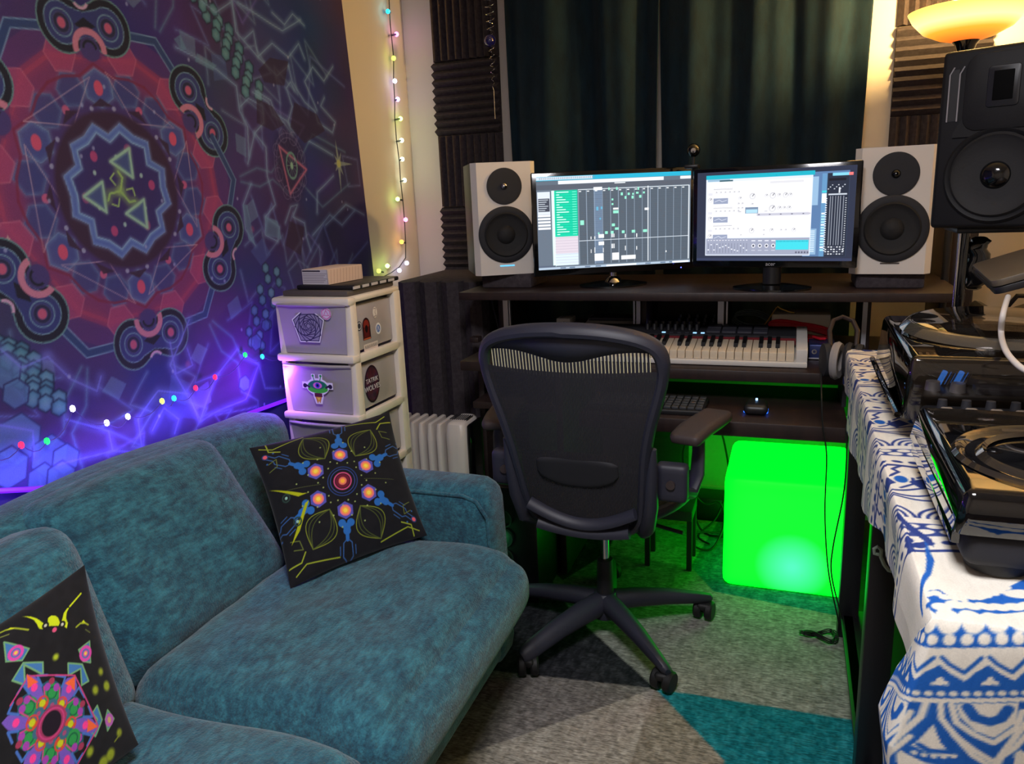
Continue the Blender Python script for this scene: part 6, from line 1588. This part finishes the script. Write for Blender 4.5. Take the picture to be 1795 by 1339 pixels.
rk = thing('equipment_case', 'black equipment case on the floor under the bag in the right corner', 'case', (.62, 2.6, 0))
MB().box(.48, .82, 2.40, 2.78, 0, .775, .008).build('body', BLACKM, rk, True); MB().box(.47, .83, 2.39, 2.79, .74, .76, .003).build('edge_trim', STEEL, rk, True)

# ------------------------------------------------------------------ uplighter floor lamp
fl = thing('floor_lamp', 'black uplighter floor lamp with a glowing orange glass bowl behind the black speaker', 'lamp', (.50, 2.66, 0))
lx, ly = .470, 2.80
BOWL, nt, b = newmat('lit_frosted_glass')
b.inputs['Base Color'].default_value = L4((255, 190, 90)); b.inputs['Roughness'].default_value = .4
ge = nt.nodes.new('ShaderNodeNewGeometry'); sp2 = nt.nodes.new('ShaderNodeSeparateXYZ'); nt.links.new(ge.outputs['Position'], sp2.inputs[0])
mr = nt.nodes.new('ShaderNodeMapRange'); mr.inputs['From Min'].default_value = 1.745; mr.inputs['From Max'].default_value = 1.84; nt.links.new(sp2.outputs['Z'], mr.inputs['Value'])
cr = nt.nodes.new('ShaderNodeValToRGB'); el = cr.color_ramp.elements; el[0].position = 0; el[0].color = (.75, .10, .012, 1); el[1].position = .28; el[1].color = (1.0, .42, .03, 1)
e3 = cr.color_ramp.elements.new(.55); e3.color = (1.6, 1.25, .45, 1); e4 = cr.color_ramp.elements.new(.9); e4.color = (1.3, .95, .18, 1)
nt.links.new(mr.outputs[0], cr.inputs[0]); nt.links.new(cr.outputs[0], b.inputs['Emission Color']); b.inputs['Emission Strength'].default_value = 1.2
bw = MB(); bw.lathe([(.03, 0), (.075, .012), (.12, .034), (.150, .066), (.164, .092), (.161, .093), (.145, .066), (.115, .037), (.07, .016), (.0, .006)], Matrix.Translation((lx, ly, 1.745)), 56); bw.build('glass_bowl', BOWL, fl, True)
MB().lathe([(.012, -.12), (.014, -.06), (.028, -.01), (.045, .012), (.03, .012), (0, .010)], Matrix.Translation((lx, ly, 1.745)), 28).build('bowl_holder', GLOSSB, fl, True)
MB().cyl((lx, ly, .02), (lx, ly, 1.66), .012, seg=16).build('pole', BLACKP, fl, True)
MB().lathe([(0, 0), (.13, 0), (.13, .012), (.03, .025), (0, .025)], Matrix.Translation((lx, ly, 0)), 40).build('base', BLACKP, fl, True)
MB().lathe([(0, -.03)]+[(.03*math.cos(a), .03*math.sin(a)) for a in np.linspace(-1.3, 1.3, 8)]+[(0, .03)], Matrix.Translation((lx, ly, 1.80)), 18).build('light_bulb', emis('warm_bulb', (255, 220, 150), 12), fl, True)

# ------------------------------------------------------------------ things under the table
BG = Canvas(0, 1, 0, 1, .006, (206, 192, 184))
for (a, c_, k) in ((.10, .86, 0), (.13, .62, 1), (.38, .60, 2), (.16, .44, 3), (.40, .80, 1), (.62, .7, 0), (.60, .45, 3), (.85, .6, 2), (.85, .85, 1), (.38, .36, 0), (.1, .2, 2), (.5, .2, 1)):
    col = [(190, 120, 60), (200, 66, 60), (176, 90, 120), (150, 170, 60)][k]
    BG.ell(a, c_, .085, .085, (60, 30, 34), rot=.5); BG.ell(a, c_, .074, .074, col, rot=.5); BG.ell(a+.01, c_+.015, .045, .045, (214, 160, 96) if k != 2 else (196, 150, 170)); BG.ell(a+.015, c_+.02, .022, .022, (70, 90, 50))
def bagfn(U, V):
    a = U*2*PI+2.3; r = .085+.01*np.sin(3*a)*(1-V)
    return .335+r*np.cos(a), 1.46+r*np.sin(a)*1.2, .20+.52*V
bg = thing('printed_bag', 'pale rolled bag printed with colourful teardrop eyes standing under the equipment table', 'bag', (.335, 1.46, .086))
printed('fabric', BG, bagfn, mat_print('printed_bag_cloth', .7, .05, 300), bg)
MB().cyl((.335, 1.46, .086), (.335, 1.46, .21), .07, .085, 24).build('bag_base', mat('beige_canvas', (150, 134, 110), .9), bg, True)
hk = thing('wall_hook', 'pale curled hook hanging from the table edge above the printed bag', 'hook', (.24, 1.58, .7))
MB().tube([tuple(ony(a, b_, 1.50)) for a, b_ in ((1541, 972), (1533, 970), (1532, 962), (1538, 958), (1545, 964), (1544, 976), (1550, 990), (1558, 1000), (1566, 1002))], .0035, 8).build('wire', mat('pale_plastic', (150, 170, 150), .4), hk, True)
tn = thing('tinsel', 'small clump of yellow tinsel on the shelf under the equipment table', 'decoration', (.27, 1.29, .086))
m = MB(); rt = np.random.RandomState(3)
for i in range(70):
    c = Vector((.262+.03*rt.randn()*.6, 1.29+.03*rt.randn()*.6, .19+.07*rt.rand())); d = Vector(rt.randn(3)).normalized()*.014; m.tube([c-d, c+Vector((0, 0, .003)), c+d], .0016, 4)
m.build('strands', mat('yellow_tinsel', (150, 130, 40), .3, metal=.5), tn, True); tag(bpy.data.objects['strands'], kind='stuff')
MB().box(.235, .30, 1.24, 1.34, .085, .20, .006).build('carton', mat('dark_carton', (50, 46, 40), .9), tn, True)
